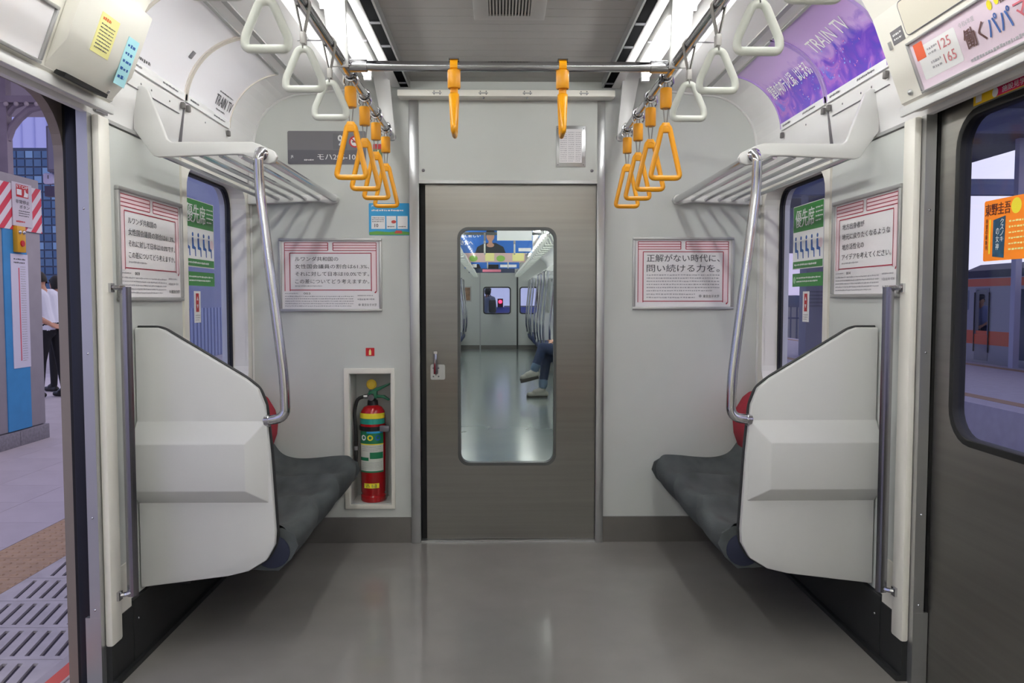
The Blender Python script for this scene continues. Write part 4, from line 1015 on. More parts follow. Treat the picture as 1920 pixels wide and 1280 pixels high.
def hand(wrist, d, side, k, curl=.3):
    """palm and five bent fingers; d = direction of the hand, side = thumb side"""
    w_ = Vector(wrist); d = Vector(d).normalized(); sd = Vector(side).normalized(); n = d.cross(sd).normalized(); out = []
    pc = w_ + d * .05
    for q in (-.024, 0, .024): out.append((w_ + d * .012 + sd * q * .7, .015, w_ + d * .085 + sd * q, .013, k))
    for i, (q, L) in enumerate(((.033, .062), (.011, .072), (-.011, .067), (-.032, .052))):
        b = w_ + d * .09 + sd * q; c1 = b + d * L * .5 + n * curl * .02; c2 = c1 + d * L * .45 + n * curl * .05
        out += [(b, .0095, c1, .009, k), (c1, .009, c2, .008, k)]
    b = w_ + d * .03 + sd * .03; c1 = b + d * .035 + sd * .025; out += [(b, .012, c1, .010, k), (c1, .010, c1 + d * .03 + n * .01, .009, k)]
    return out
def leg(hip, knee, ank, toe, kt, ks, r=(.085, .058, .042)):
    heel = Vector(ank) + (Vector(ank) - Vector(toe)).normalized() * .045; heel.z = Vector(toe).z + .005 if abs(Vector(toe).z - Vector(ank).z) < .15 else heel.z
    return [(hip, r[0], knee, r[1], kt), (knee, r[1], ank, r[2], kt), (heel, .036, toe, .033, ks), (ank, .040, (Vector(ank) + Vector(toe)) / 2, .036, ks)]
def standing(h, lean, mats_k=(0, 1, 2, 3), arms='behind', step=.06):
    """returns segs, ells, head; material slots skin, top, trousers, shoes; scaled to height h"""
    sk, tp, tr, shs = mats_k; S_ = h / 1.72
    rot = Matrix.Rotation(lean, 3, 'Y'); piv = Vector((0, 0, .93))
    U = lambda p: tuple((piv + rot @ (Vector(p) - piv)) * S_)
    Lw = lambda p: tuple(Vector(p) * S_)
    segs = []
    for sd in (-1, 1):
        f = step * sd
        segs += leg(Lw((0, sd * .09, .90)), Lw((f * .6 + .015, sd * .095, .50)), Lw((f, sd * .10, .10)), Lw((f + .17, sd * .12, .035)), tr, shs)
        sh_, el = (.0, sd * .19, 1.40), (.02 if arms != 'down' else -.02, sd * .25, 1.12)
        wr = (.20, sd * .12, 1.02) if arms == 'front' else ((-.10, sd * .12, .98) if arms == 'behind' else (.05, sd * .25, .88))
        segs += [(U(sh_), .055, U(el), .042, tp), (U(el), .038, U(wr), .028, tp if arms == 'down' else sk)]
        dv = (Vector(U(wr)) - Vector(U(el))).normalized()
        segs += hand(U(wr), dv, (0, -sd, .3) if arms != 'down' else (1, 0, 0), sk)
    for q in (-.07, .07):
        segs.append((U((-.01, q, .95)), .105, U((0, q, 1.15)), .098, tp)); segs.append((U((0, q, 1.15)), .098, U((-.005, q * 1.15, 1.36)), .105, tp))
        segs.append((Lw((0, q * .9, .90)), .105, Lw((0, q, .97)), .105, tr))
    segs.append((U((0, -.15, 1.42)), .055, U((0, .15, 1.42)), .055, tp))
    segs.append((U((0, 0, 1.42)), .058, U((.015, 0, 1.54)), .052, sk))
    hd = rot @ Vector((1, 0, -.15)); up = rot @ Vector((.15, 0, 1)); hc = Vector(U((.025, 0, 1.605)))
    ells = [(tuple(hc), (.090, .076, .112), sk)]
    sdv = up.cross(hd).normalized()
    segs.append((tuple(hc + hd * .085), .012, tuple(hc + hd * .100 - up * .018), .014, sk))
    for q in (-1, 1): ells.append((tuple(hc + sdv * .077 * q - up * .005), (.018, .010, .028), sk))
    return segs, ells, (hc, hd, up)
SHIRT = mat('shirt_white', 'dfe2f2', .8); SLACK = mat('trousers_black', '14151c', .8); SHOE = mat('shoes_black', '0c0c0e', .4)
s_, e_, h_ = standing(1.64, .22, arms='behind', step=.10)
person('man in white shirt and dark trousers standing with bowed head on the platform', (-5.80, 10.15, -.03), math.radians(168), s_, e_, [SKIN, SHIRT, SLACK, SHOE], .010, h_, {'low': -.5})
s_, e_, h_ = standing(1.58, .10, arms='down', step=.05)
person('person in white top and black trousers half hidden behind the man on the platform', (-6.06, 10.85, -.03), math.radians(150), s_, e_, [SKIN, mat('top_offwhite', 'd4d6e4', .8), SLACK, SHOE], .010, h_, {'low': -.75})

# ================================================================== THE NEXT CAR, seen through the end door
NY0, NY1 = 4.62, 19.5
ya = math.radians(.48)
def XF(v):      # the next car stands at a slight angle on the track
    x, y, z = v; dy = y - NY0; return (x * math.cos(ya) - dy * math.sin(ya), NY0 + x * math.sin(ya) + dy * math.cos(ya), z)
_make0 = make
def make(mb, *a, **k):
    if NEXT[0]: mb.v = [XF(v) for v in mb.v]
    return _make0(mb, *a, **k)
NEXT = [True]
struct(MB().box(-XW, XW, NY0, NY1, -.06, 0), 'floor', mat('floor_next_car', '7c8683', .16, noise=.05, nscale=3, spec=.6))
ceiling('ceiling', NY0, NY1)
for s, nm in ((-1, 'wall_left'), (1, 'wall_right')):
    holes = [rrect(a, .85, a + 1.1, 1.72, .08) for a in (6.6, 8.9, 10.2, 13.1, 14.4, 17.4)]
    o = struct(MB().prism([(NY0, -.06), (NY1, -.06), (NY1, 2.36), (NY0, 2.36)], 'x', s * XW, s * 1.38, holes), nm, WALL)
    for h in holes: struct(MB().prism(h, 'x', s * 1.33, s * 1.335), 'window_pane', GLASSD, o)
struct(MB().prism([(-1.38, -.06), (-.42, -.06), (-.42, 1.8), (.42, 1.8), (.42, -.06), (1.38, -.06), (1.38, 2.36), (-1.38, 2.36)], 'y', NY0 - .06, NY0), 'wall_end', WALL)
struct(MB().box(-.5, -.45, YE + .1, NY0 - .05, 0, 1.9).box(.45, .5, YE + .1, NY0 - .05, 0, 1.9).box(-.5, .5, YE + .1, NY0 - .05, 1.9, 1.95).box(-.5, .5, YE + .1, NY0 - .05, -.05, -.005), 'wall_gangway', mat('gangway_grey', '6a6b6c', .6))
# far end wall with its sliding door and windows
q0, q1 = -.36, .50
fw_ = struct(MB().prism([(-1.38, -.06), (1.38, -.06), (1.38, 2.36), (-1.38, 2.36)], 'y', NY1, NY1 + .08, [rrect(-.30, .90, .33, 1.52, .05), rrect(.60, .90, 1.0, 1.52, .05)]), 'wall_end', WALL)
struct(MB().box(-.42, -.39, NY1 - .02, NY1, 0, 1.95), 'door_edge', ALU, fw_); struct(MB().box(.50, .54, NY1 - .03, NY1, 0, 1.95), 'door_edge', DARK, fw_)
struct(MB().box(-XW, XW, NY1 - .015, NY1, 0, .10), 'baseboard', BASE, fw_)
for a, b in ((-.30, .33), (.60, 1.0)):
    struct(MB().prism(rrect(a - .03, .87, b + .03, 1.55, .07), 'y', NY1 - .012, NY1 + .01, [rrect(a, .9, b, 1.52, .05)]), 'window_gasket', DARK, fw_)
    struct(MB().prism(rrect(a, .9, b, 1.52, .05), 'y', NY1 + .03, NY1 + .035), 'window_pane', GLASSD, fw_)
for s in (-1, 1):
    for k, y in enumerate((4.9, 6.3, 7.7, 9.1, 10.5, 11.9, 13.3, 14.7, 16.1, 17.5)):
        L = T('fluorescent_lamp', '%s glowing tube from the gangway in the next car, %s side' % (('first second third fourth fifth sixth seventh eighth ninth tenth'.split())[k], 'open-door' if s < 0 else 'closed-door'), 'lamp', XF((s * .62, y, 2.26)), group='lamps in the next car %d' % s)
        L.p(MB().box(s * .575, s * .665, y - .03, y + 1.23, 2.292, 2.314), 'base', RACKW)
        L.p(MB().tube([(s * .62, y, 2.262), (s * .62, y + 1.2, 2.262)], .0165, 8), 'tube', TUBE, smooth=True)
    sd = 'open-door' if s < 0 else 'closed-door'
    t = T('overhead_rail', 'overhead strap rail in the next car, %s side' % sd, 'handrail', XF((s * .5, 12, RZ)), group='rails in the next car')
    t.p(MB().tube([(s * .5, 5.0, RZ), (s * .5, 19.2, RZ)], .0165, 8), 'rail', CHROME, smooth=True)
    for y in (6, 9, 12, 15, 18): t.p(MB().prism([(s * .47, RZ - .02), (s * .53, RZ - .02), (s * .56, 2.31), (s * .46, 2.31)], 'y', y - .006, y + .006), 'hanger', RACKW)
    for y0, y1, nm in ((8.3, 11.2, 'first'), (12.6, 15.5, 'second'), (16.9, 19.3, 'third')):
        b = T('bench', 'navy bench in the next car, %s on the %s side' % (nm, sd), 'seat', XF((s * 1.0, (y0 + y1) / 2, .2)), group='benches in the next car')
        pr = [(1.24, .20), (.86, .22), (.78, .30), (.765, .38), (.79, .43), (.95, .425), (1.09, .43), (1.15, .48), (1.24, .5)]
        b.p(MB().prism([(s * x, z) for x, z in pr], 'y', y0, y1), 'cushion', mat('bench_navy', '223058', .8), bevel=.01)
        b.p(MB().prism([(s * x, z) for x, z in ((1.27, .45), (1.18, .5), (1.14, .6), (1.17, .74), (1.27, .78))], 'y', y0, y1), 'backrest', mat('bench_navy_back', '2a3a66', .8), bevel=.01)
        r = T('luggage_rack', 'luggage rack in the next car above %s bench, %s side' % (nm, sd), 'luggage rack', XF((s * 1.05, (y0 + y1) / 2, 1.7)), group='racks in the next car')
        for x, rr in ((.80, .016), (.88, .009), (.95, .009), (1.02, .009), (1.09, .009), (1.16, .009)): r.p(MB().tube([(s * x, y0, 1.715), (s * x, y1, 1.715)], rr, 6), 'bar', CHROME, smooth=True)
        for y in (y0, (y0 + y1) / 2, y1): r.p(MB().prism([(s * 1.268, 1.90), (s * 1.22, 1.90), (s * 1.15, 1.76), (s * .82, 1.76), (s * .77, 1.71), (s * .80, 1.69), (s * 1.2, 1.70), (s * 1.268, 1.78)], 'y', y - .011, y + .011), 'bracket', RACKW)
        for on_, y in zip(ORD, (y0 + .02, y0 + 1.0, y1 - 1.0, y1 - .02)):
            p = T('bench_pole', '%s chrome pole from the gangway on the %s next-car bench, %s side' % (on_, nm, sd), 'pole', XF((s * .8, y, .45)), group='poles %s bench %s side' % (nm, sd))
            p.p(MB().tube(arcpts([(s * .80, y, 1.71), (s * .80, y, 1.6), (s * .73, y, .9), (s * .73, y, .62), (s * .757, y, .44)], .08, 4), .0165, 8), 'pole', CHROME, smooth=True)
        if y0 > 8.4 or True:
            for wh_, y in (('gangway', y0 - .02), ('far', y1 + .02)):
                e2 = T('seat_partition', 'low pale %s-end panel of the %s next-car bench, %s side' % (wh_, nm, sd), 'partition', XF((s * 1.0, y, .3)), group='end panels %s bench %s' % (nm, sd))
                e2.p(MB().prism([(s * 1.27, .25), (s * .84, .30), (s * .84, .70), (s * 1.0, .95), (s * 1.27, .95)], 'y', y - .01, y + .01), 'panel', PANEL)
    # straps
    first = None; y = 8.0
    while y < 19.1:
        lab = 'small pale hanging strap in the next car on the %s side rail' % sd; grp = 'straps in the next car, %s side' % sd
        loc = XF((s * .5, y, 1.767))
        if first is None:
            NEXT[0] = False; first = white_strap(lab, grp, *loc[:2]); NEXT[0] = True
        else: copy_tree(first, loc)
        y += .36
    for y, w in ((9.0, 'first'), (13.0, 'second')):
        if s > 0:
            t = T('cross_rail', '%s crossbar between the strap rails in the next car' % w, 'handrail', XF((0, y, RZ)), group='crossbars in the next car')
            t.p(MB().tube([(-.5, y, RZ - .02), (.5, y, RZ - .02)], .0165, 8), 'rail', CHROME, smooth=True)
        c = copy_tree(first, XF((s * .17 , y, 1.74))); c.rotation_euler.z = math.pi / 2
        c['label'] = 'pale strap on the %s crossbar in the next car, %s side' % (w, sd); c['group'] = 'crossbar straps in the next car'
# hanging adverts
def hang(label, y, x0, x1, z0, z1, mt):
    t = T('hanging_advert', label, 'advert', XF(((x0 + x1) / 2, y, z0)))
    m = plane((x0, y, z0), (1, 0, 0), (0, 0, 1)); W = x1 - x0; H = z1 - z0
    sh = t.p(slab(MB(), m, 0, 0, W, H, 0, .002), 'sheet', mt); t.p(mapped_box(MB(), m, -.01, H - .02, W + .01, H + .02, -.01, .012), 'clip_bar', ALU)
    for u in (.1, W - .1): t.p(MB().tube([m(u, H + .02), m(u, 2.31 - z0)], .004, 5), 'hanger', ALU)
    return t, m, W, H, sh
ADB = mat('advert_blue', '2468c0', .4)
t, m, W, H, sh = hang('blue hanging advert with a portrait in the next car', 10.3, -.58, .44, 1.835, 2.20, ADB)
a = MB(); text(a, m, 'もっと新しい', .02, H * .55, .34, H * .72, .004, .02); text(a, m, '働き方へ', .02, H * .28, .24, H * .45, .004, .02); rect(a, m, W * .82, H * .06, W * .98, H * .18, .004); t.p(a, 'lettering', WHITE, under=sh, kind='stuff')
cx = W * .46
a = MB(); flat(a, m, [(cx - .20, 0), (cx + .20, 0), (cx + .17, H * .22), (cx + .07, H * .36), (cx - .07, H * .36), (cx - .17, H * .22)], .004); t.p(a, 'portrait_suit', mat('suit_dark', '2c3038', .6), under=sh)
a = MB(); disc(a, m, cx, H * .60, .052, .0048, 18, .068); flat(a, m, [(cx - .03, H * .30), (cx + .03, H * .30), (cx + .02, H * .45), (cx - .02, H * .45)], .0046); disc(a, m, cx, H * .28, .05, .0052, 14, .028); t.p(a, 'portrait_skin', SKIN, under=sh, kind='stuff')
a = MB(); flat(a, m, [(cx - .06, H * .60), (cx - .052, H * .78), (cx, H * .86), (cx + .056, H * .77), (cx + .058, H * .60), (cx + .035, H * .72), (cx - .03, H * .74)], .0054); t.p(a, 'portrait_hair', HAIR, under=sh)
t, m, W, H, sh = hang('plain white back of a hanging advert in the next car', 8.8, -.03, .36, 1.885, 2.2, WHITE)
t, m, W, H, sh = hang('pink and green hanging advert in the next car', 12.6, -.60, .44, 1.825, 2.20, mat('advert_blush', 'd9b8b4', .5))
a = MB(); disc(a, m, W * .2, H * .16, .07, .004, 14, .05); disc(a, m, W * .62, H * .16, .07, .004, 14, .05); t.p(a, 'green_spots', mat('advert_green', '8fc05a', .5), under=sh, kind='stuff')
t.p(rect(rect(MB(), m, W * .8, .02, W * .98, H * .4, .004), m, W * .38, .02, W * .52, H * .4, .004), 'cream_boxes', LEMON, under=sh, kind='stuff')
t, m, W, H, sh = hang('blue and dark hanging advert far along the next car', 15.0, -.62, .42, 1.82, 2.2, ADB)
a = MB(); flat(a, m, [(W * .05, 0), (W * .3, 0), (W * .26, H * .22), (W * .1, H * .22)], .004); rect(a, m, W * .42, 0, W * .62, H * .2, .004); t.p(a, 'dark_shapes', SLACK, under=sh, kind='stuff')
t.p(rect(rect(MB(), m, W * .14, H * .05, W * .22, H * .22, .005), m, W * .65, H * .06, W * .95, H * .2, .005), 'white_shapes', WHITE, under=sh, kind='stuff')
t, m, W, H, sh = hang('dark striped hanging advert at the far end of the next car', 17.4, -.62, .40, 1.82, 2.2, mat('advert_night', '26304e', .5))
t.p(rect(MB(), m, W * .3, .02, W * .7, H * .2, .004), 'pink_panel', mat('advert_pink', 'd87a90', .5), under=sh)
t = T('wall_poster', 'landscape poster on the far end wall of the next car', 'poster', XF((-.85, NY1, 1.25)))
t.p(MB().box(-1.1, -.62, NY1 - .015, NY1, 1.18, 1.56), 'frame', SILVER); t.p(MB().box(-1.07, -.65, NY1 - .018, NY1 - .014, 1.21, 1.53), 'sheet', mat('poster_brown', '8a6a52', .5, noise=.5, nscale=7))
# person behind the far window and the signal lamp beyond
struct(MB().box(-1.4, 1.4, NY1 + 3.0, NY1 + 3.05, -.1, 1.02).box(-1.4, -1.35, NY1 + .1, NY1 + 3, -.1, 1.0).box(1.35, 1.4, NY1 + .1, NY1 + 3, -.1, 1.0).box(-1.4, 1.4, NY1 + .1, NY1 + 3, -.1, -.05), 'wall_cab', mat('cab_blue', '6c78b8', .7))
t = T('signal_lamp', 'glowing red lamp seen through the far end window', 'lamp', XF((.10, NY1 + 2.8, 1.15)))
t.p(MB().ell((.12, NY1 + 2.9, 1.17), (.05, .05, .05)), 'lens', mat('red_glow', 'ff2030', .4, emit='ff2038', es=12), smooth=True); t.p(MB().box(.04, .20, NY1 + 2.93, NY1 + 3.0, 1.02, 1.26), 'housing', DARK)
NEXT[0] = False
s_, e_, h_ = standing(1.60, .05, arms='front', step=.02)
person('dark-haired person in grey shirt with a bag behind the far end window', XF((-.24, NY1 + .6, -.05)), math.radians(60), s_, e_, [SKIN, mat('shirt_grey', '8f98a0', .8), SLACK, SHOE], .014, h_, {'low': -.9})
b = T('shoulder_bag', 'dark shoulder bag of the person behind the far end window', 'bag', XF((-.12, NY1 + .55, .95)))
bx_ = XF((-.10, NY1 + .50, 0)); b.p(MB().box(bx_[0] - .09, bx_[0] + .09, bx_[1] - .06, bx_[1] + .06, .90, 1.22), 'body', DARK, bevel=.03); b.p(MB().tube(arcpts([(bx_[0] - .08, bx_[1], 1.2), (bx_[0] - .1, bx_[1] + .06, 1.40), (bx_[0] + .06, bx_[1], 1.2)], .06), .01, 6), 'strap', DARK, smooth=True)

# seated passenger with crossed legs (faces -X across the aisle)
JEANS = mat('jeans_navy', '16284a', .85, noise=.15, nscale=30); SNK = mat('sneaker_grey', 'a8a69c', .7); TOPP = mat('top_beige', 'b9b4a6', .8); SOCK = mat('sock_grey', '54585e', .8); CUFF = mat('jeans_cuff', '5a7088', .85)
px, py = .98, 9.8
def Lc(x, y, z): return (-(x - px), -(y - py), z)         # world -> local (rotated 180 deg about z)
segs = []
hipA, hipB = Lc(.98, 9.72, .53), Lc(.98, 9.90, .53)
kneeA, ankA, toeA = Lc(.50, 9.74, .63), Lc(.385, 9.70, .335), Lc(.245, 9.69, .262)      # crossed leg, on top
kneeB, ankB, toeB = Lc(.55, 9.86, .50), Lc(.50, 9.80, .10), Lc(.33, 9.78, .035)         # leg on the floor
for hp, kn, an, to, up_ in ((hipA, kneeA, ankA, toeA, 0), (hipB, kneeB, ankB, toeB, 1)):
    an_v = Vector(an); kn_v = Vector(kn); cut = kn_v.lerp(an_v, .78)
    segs += [(hp, .092, kn, .066, 2), (kn, .066, tuple(cut), .054, 2), (tuple(kn_v.lerp(an_v, .74)), .058, tuple(kn_v.lerp(an_v, .86)), .057, 5), (tuple(cut), .036, an, .036, 4)]
    d = (Vector(to) - an_v).normalized(); heel = an_v - d * .045 + Vector((0, 0, -.055))
    if up_: heel.z = .042
    segs += [(tuple(heel), .040, to, .034, 3), (tuple(an_v + Vector((0, 0, -.01))), .041, tuple(an_v.lerp(Vector(to), .55)), .040, 3)]
tor = lambda x, y, z: Lc(x, y, z)
for q in (-.075, .075):
    segs += [(tor(1.0, 9.81 + q, .52), .12, tor(1.03, 9.81 + q, .75), .105, 1), (tor(1.03, 9.81 + q, .75), .105, tor(1.06, 9.81 + q * 1.2, .99), .105, 1)]
segs.append((tor(1.06, 9.65, 1.04), .055, tor(1.06, 9.97, 1.04), .055, 1)); segs.append((tor(1.06, 9.81, 1.04), .058, tor(1.03, 9.81, 1.17), .052, 0))
for q in (-1, 1):
    sh_, el, wr = tor(1.05, 9.81 + q * .2, 1.02), tor(.92, 9.81 + q * .24, .76), tor(.70, 9.81 + q * .10, .72)
    segs += [(sh_, .055, el, .045, 1), (el, .042, wr, .03, 1)] + hand(wr, Vector(wr) - Vector(el), (0, q, .2), 0)
hc = Vector(tor(1.0, 9.81, 1.245)); ells = [(tuple(hc), (.090, .076, .112), 0)]
segs.append((tuple(hc + Vector((.085, 0, 0))), .012, tuple(hc + Vector((.098, 0, -.02))), .014, 0))
for q in (-1, 1): ells.append((tuple(hc + Vector((0, .077 * q, -.005))), (.018, .010, .028), 0))
pt = person('seated passenger with crossed legs in cuffed jeans and grey sneakers', (px, py, 0), math.pi, segs, ells, [SKIN, TOPP, JEANS, SNK, SOCK, CUFF], .009, (hc, (1, 0, -.1), (.1, 0, 1)), {'low': -.5})
pt.loc = (0, 0, 0)
for an, to, zf in ((ankA, toeA, None), (ankB, toeB, .012)):
    a_, b_ = Vector(an), Vector(to); d = (b_ - a_); d.normalize()
    h0 = a_ - d * .06 + Vector((0, 0, -.085)); h1 = b_ + d * .03 + Vector((0, 0, -.03))
    if zf is not None: h0.z = h1.z = zf
    pt.p(MB().tube([h0, (h0 + h1) / 2, h1], [.035, .036, .030], 10), 'shoe_sole', mat('sole_dark', '3a3632', .7), smooth=True)
# ================================================================== OUTSIDE, OPEN-DOOR SIDE: the platform
PZ = -.03
CONC = mat('platform_concrete', 'b0aaac', .7, noise=.1, nscale=6)
pf = struct(MB().box(-40, -1.47, -8, 60, -1.2, PZ - .012), 'platform_slab', CONC)
# slotted drain slabs along the edge
sx0, sx1 = -2.165, -1.56
GRT = mat('drain_slab', 'b8b3b4', .6, noise=.1, nscale=12); TACT = mat('tactile_ochre', 'b2977a', .7, noise=.12, nscale=10); TILE = mat('platform_tile', 'bdb6bb', .5, noise=.06, nscale=4)
holes = []
for k in range(11):
    c = sx0 + .04 + k * .053; y0, y1 = .028, .242; sl = -.045
    holes.append([(c - .009, y0), (c + .009, y0), (c + .009 + sl * .9, y1), (c - .009 + sl * .9, y1)])
holes = [h for h in holes if min(p[0] for p in h) > sx0 + .006 and max(p[0] for p in h) < sx1 - .006]
proto = None
for k in range(12):
    y = 2.16 + k * .27
    if proto is None:
        proto = make(MB().prism([(sx0, .002), (sx1, .002), (sx1, .268), (sx0, .268)], 'z', PZ - .011, PZ, holes), 'drain_slab', GRT, pf); proto.location = (0, y, 0)
    else:
        c = proto.copy(); COL.objects.link(c); c.location = (0, y, 0)
make(MB().box(sx0, sx1, 2.0, 5.6, PZ - .0125, PZ - .0105), 'drain_channel', mat('drain_dark', '3c3846', .8), pf)
make(MB().box(sx1, -1.475, 1.5, 8, PZ - .011, PZ), 'edge_kerb', CONC, pf); make(MB().box(-1.525, -1.475, 1.5, 8, PZ, PZ + .001), 'red_edge_line', mat('edge_red', 'd8604e', .6), pf)
# tactile blocks
proto = None
for k in range(14):
    y = 2.44 + k * .27
    if proto is None:
        mb = MB().box(-2.53, sx0 - .003, .002, .268, PZ - .011, PZ)
        for i in range(6):
            for j in range(5):
                cx, cy = -2.50 + i * .062, .03 + j * .052; mb.add([(cx - .018, cy - .009, PZ), (cx + .018, cy - .009, PZ), (cx + .018, cy + .009, PZ), (cx - .018, cy + .009, PZ), (cx - .014, cy - .006, PZ + .005), (cx + .014, cy - .006, PZ + .005), (cx + .014, cy + .006, PZ + .005), (cx - .014, cy + .006, PZ + .005)], [(4, 5, 6, 7), (0, 1, 5, 4), (1, 2, 6, 5), (2, 3, 7, 6), (3, 0, 4, 7)])
        proto = make(mb, 'tactile_block', TACT, pf); proto.location = (0, y, 0)
    else:
        c = proto.copy(); COL.objects.link(c); c.location = (0, y, 0)
# paving tiles
proto = None; n = 0
for j in range(22):
    for i in range(12):
        x1 = -2.535 - i * .45; y0 = 3.5 + j * .45
        if not (-.67 * (y0 + .45) - .1 < x1 - .0 and x1 - .45 < -.50 * y0): continue
        if proto is None: proto = make(MB().box(-.447, 0, .003, .45, PZ - .011, PZ), 'paving_tile', TILE, pf); proto.location = (x1, y0, 0)
        else:
            c = proto.copy(); COL.objects.link(c); c.location = (x1, y0, 0)
        n += 1
# blue pillar with emergency stop button: its face looks at the train
PX = -4.17
PGREY = mat('pillar_grey', '9a969e', .5, noise=.05); PBLUE = mat('pillar_blue', '3a90cc', .45, noise=.05)
def pf_map(y, z, d=0): return plane((PX + d, y, z), (0, 1, 0), (0, 0, 1))
t = T('platform_pillar', 'blue and grey clad pillar on the platform outside the open door', 'pillar', (-4.5, 6.85, PZ))
t.p(MB().box(-4.8, PX, 6.25, 7.16, PZ + .135, 2.29), 'cladding', PGREY, bevel=.01)
t.p(MB().box(PX - .01, PX + .008, 6.61, 6.935, PZ + .14, 1.95), 'blue_panel', PBLUE)
for a, b in ((6.22, 6.745), (6.75, 7.18)): t.p(MB().box(-4.82, PX + .02, a, b, PZ - .012, PZ + .13), 'base_stone', mat('base_granite', '85838c', .6, noise=.2, nscale=40), bevel=.006)
m = pf_map(6.40, 1.82, .009); W, H = .77, .39
t = T('hazard_board', 'red and white diagonal striped board on the platform pillar', 'sign', (PX, 6.8, 1.82))
sh = t.p(slab(MB(), m, 0, 0, W, H, 0, .004), 'board', mat('hazard_white', 'e6dfe6', .5))
for k in range(-2, 6):
    x = k * .15; pts = [(x, 0), (x + .075, 0), (x + .075 + H, H), (x + H, H)]
    cl = []
    n_ = len(pts)
    def clip(P, f, g):
        out = []
        for i in range(len(P)):
            p, q = P[i - 1], P[i]; fp, fq = f(p), f(q)
            if (fp >= 0) != (fq >= 0):
                tt = fp / (fp - fq); out.append((p[0] + (q[0] - p[0]) * tt, p[1] + (q[1] - p[1]) * tt))
            if fq >= 0: out.append(q)
        return out
    cl = clip(clip(pts, lambda p: p[0], 0), lambda p: W - p[0], 0)
    if len(cl) > 2: t.p(flat(MB(), m, cl, .0046), 'red_stripe', mat('hazard_red', 'dc3f56', .5), under=sh)
m = pf_map(6.735, 1.855, .018); W, H = .275, .37
t = T('emergency_stop_sign', 'white and red stop button sign on the platform pillar', 'sign', (PX, 6.87, 1.855))
sh = t.p(slab(MB(), m, 0, 0, W, H, 0, .006), 'plate', mat('sign_grey_white', 'd6d0da', .5)); rp_ = t.p(rect(MB(), m, .05, H * .67, W - .05, H * .96, .0066), 'red_panel', REDP, under=sh)
k = W / .205
a = MB(); text(a, m, 'STOP', .04 * k, H * .88, W - .04 * k, H * .945, .0072, .03); rect(a, m, .045 * k, H * .72, .095 * k, H * .85, .0072); flat(a, m, [(u * k, H * v) for u, v in ((.115, .69), (.16, .69), (.165, .78), (.14, .80), (.135, .86), (.125, .86), (.123, .76))], .0072); t.p(a, 'white_symbols', WHITE, under=sh, kind='stuff')
a = MB(); text(a, m, '非常停止', .03 * k, H * .52, W - .03 * k, H * .61, .0068, .02); text(a, m, 'ボタン', .07 * k, H * .41, W - .03 * k, H * .49, .0068, .02); dashes(a, m, .06 * k, H * .22, W - .03 * k, H * .38, 3, .0068, .5, 4); t.p(a, 'lettering', INK, under=sh, kind='stuff')
t.p(dashes(MB(), m, .03 * k, H * .07, W - .06 * k, H * .14, 1, .0068, .7, 6), 'red_print', REDP, under=sh, kind='stuff')
t = T('stop_button_box', 'yellow emergency button box on the platform pillar', 'button', (PX, 6.805, 1.63))
t.p(MB().box(PX + .008, PX + .05, 6.745, 6.865, 1.63, 1.852), 'box', mat('box_yellow', 'd9a21a', .4), bevel=.005); t.p(MB().tube([(PX + .05, 6.805, 1.705), (PX + .06, 6.805, 1.705)], .026, 12), 'button', REDP, smooth=True)
for dy in (-.028, .028): t.p(MB().ell((PX + .052, 6.805 + dy, 1.80), (.012, .019, .018)), 'lamp', CHROME, smooth=True)
m = pf_map(6.70, .64, .009); W, H = .24, .975
t = T('timetable_sheet', 'tall narrow white schedule sheet on the blue pillar panel', 'notice', (PX, 6.82, .64))
sh = t.p(slab(MB(), m, 0, 0, W, H, 0, .004), 'sheet', mat('sheet_lilac', 'd6d4e6', .5)); t.p(rect(MB(), m, .10, .06, .115, H * .88, .0046), 'red_line', mat('line_red', 'd85a6a', .5), under=sh)
t.p(dashes(MB(), m, .13, .05, .20, H * .9, 40, .0046, .4, 4), 'small_print', INKL, under=sh, kind='stuff'); t.p(dashes(MB(), m, .04, H * .91, W - .04, H * .97, 2, .0046, .5, 5), 'heading', INK, under=sh, kind='stuff')
# canopy post, beam and arch bracket above the pillar
OLD = mat('canopy_paint', '8f8496', .6, noise=.1); py_ = 7.2
a_, b_ = at(12, 320, 'Y', py_), at(12, 150, 'Y', py_)
t = T('canopy_frame', 'old painted canopy post with arched bracket and beam above the pillar', 'canopy', (a_.x, py_, 2.3))
t.p(MB().box(a_.x - .04, a_.x + .04, py_ - .04, py_ + .04, 2.30, b_.z + .3), 'post', OLD)
zb_ = at(50, 188, 'Y', py_).z; xr = at(150, 188, 'Y', py_).x
t.p(MB().box(a_.x - 1.5, xr, py_ - .05, py_ + .05, zb_ - .03, zb_ + .03), 'beam', OLD)
for k in range(9): t.p(MB().ell((a_.x + .05 + k * .09, py_ - .055, zb_ - .045), (.022, .02, .022), 8, 6), 'rivet', mat('rivet_pale', 'b8adb8', .5), smooth=True)
pth = [at(x, y, 'Y', py_) for x, y in ((14, 262), (22, 240), (36, 222), (56, 205), (85, 197), (112, 196))]
t.p(MB().tube(pth, .035, 8), 'arch', OLD, smooth=True)
pth = [at(x, y, 'Y', py_) for x, y in ((14, 215), (26, 200), (44, 193))]
t.p(MB().tube(pth, .025, 8), 'arch', OLD, smooth=True)
t.p(MB().box(a_.x - 3, xr + .3, py_ - 3, py_ + 2.5, zb_ + .42, zb_ + .5), 'roof', mat('canopy_roof', 'b0a6b4', .6))
c0, c1 = at(85, 235, 'Y', 6.9), at(112, 322, 'Y', 6.9)
t = T('hanging_sign', 'dark grey box sign hanging under the platform canopy', 'sign', ((c0.x + c1.x) / 2, 6.9, c1.z))
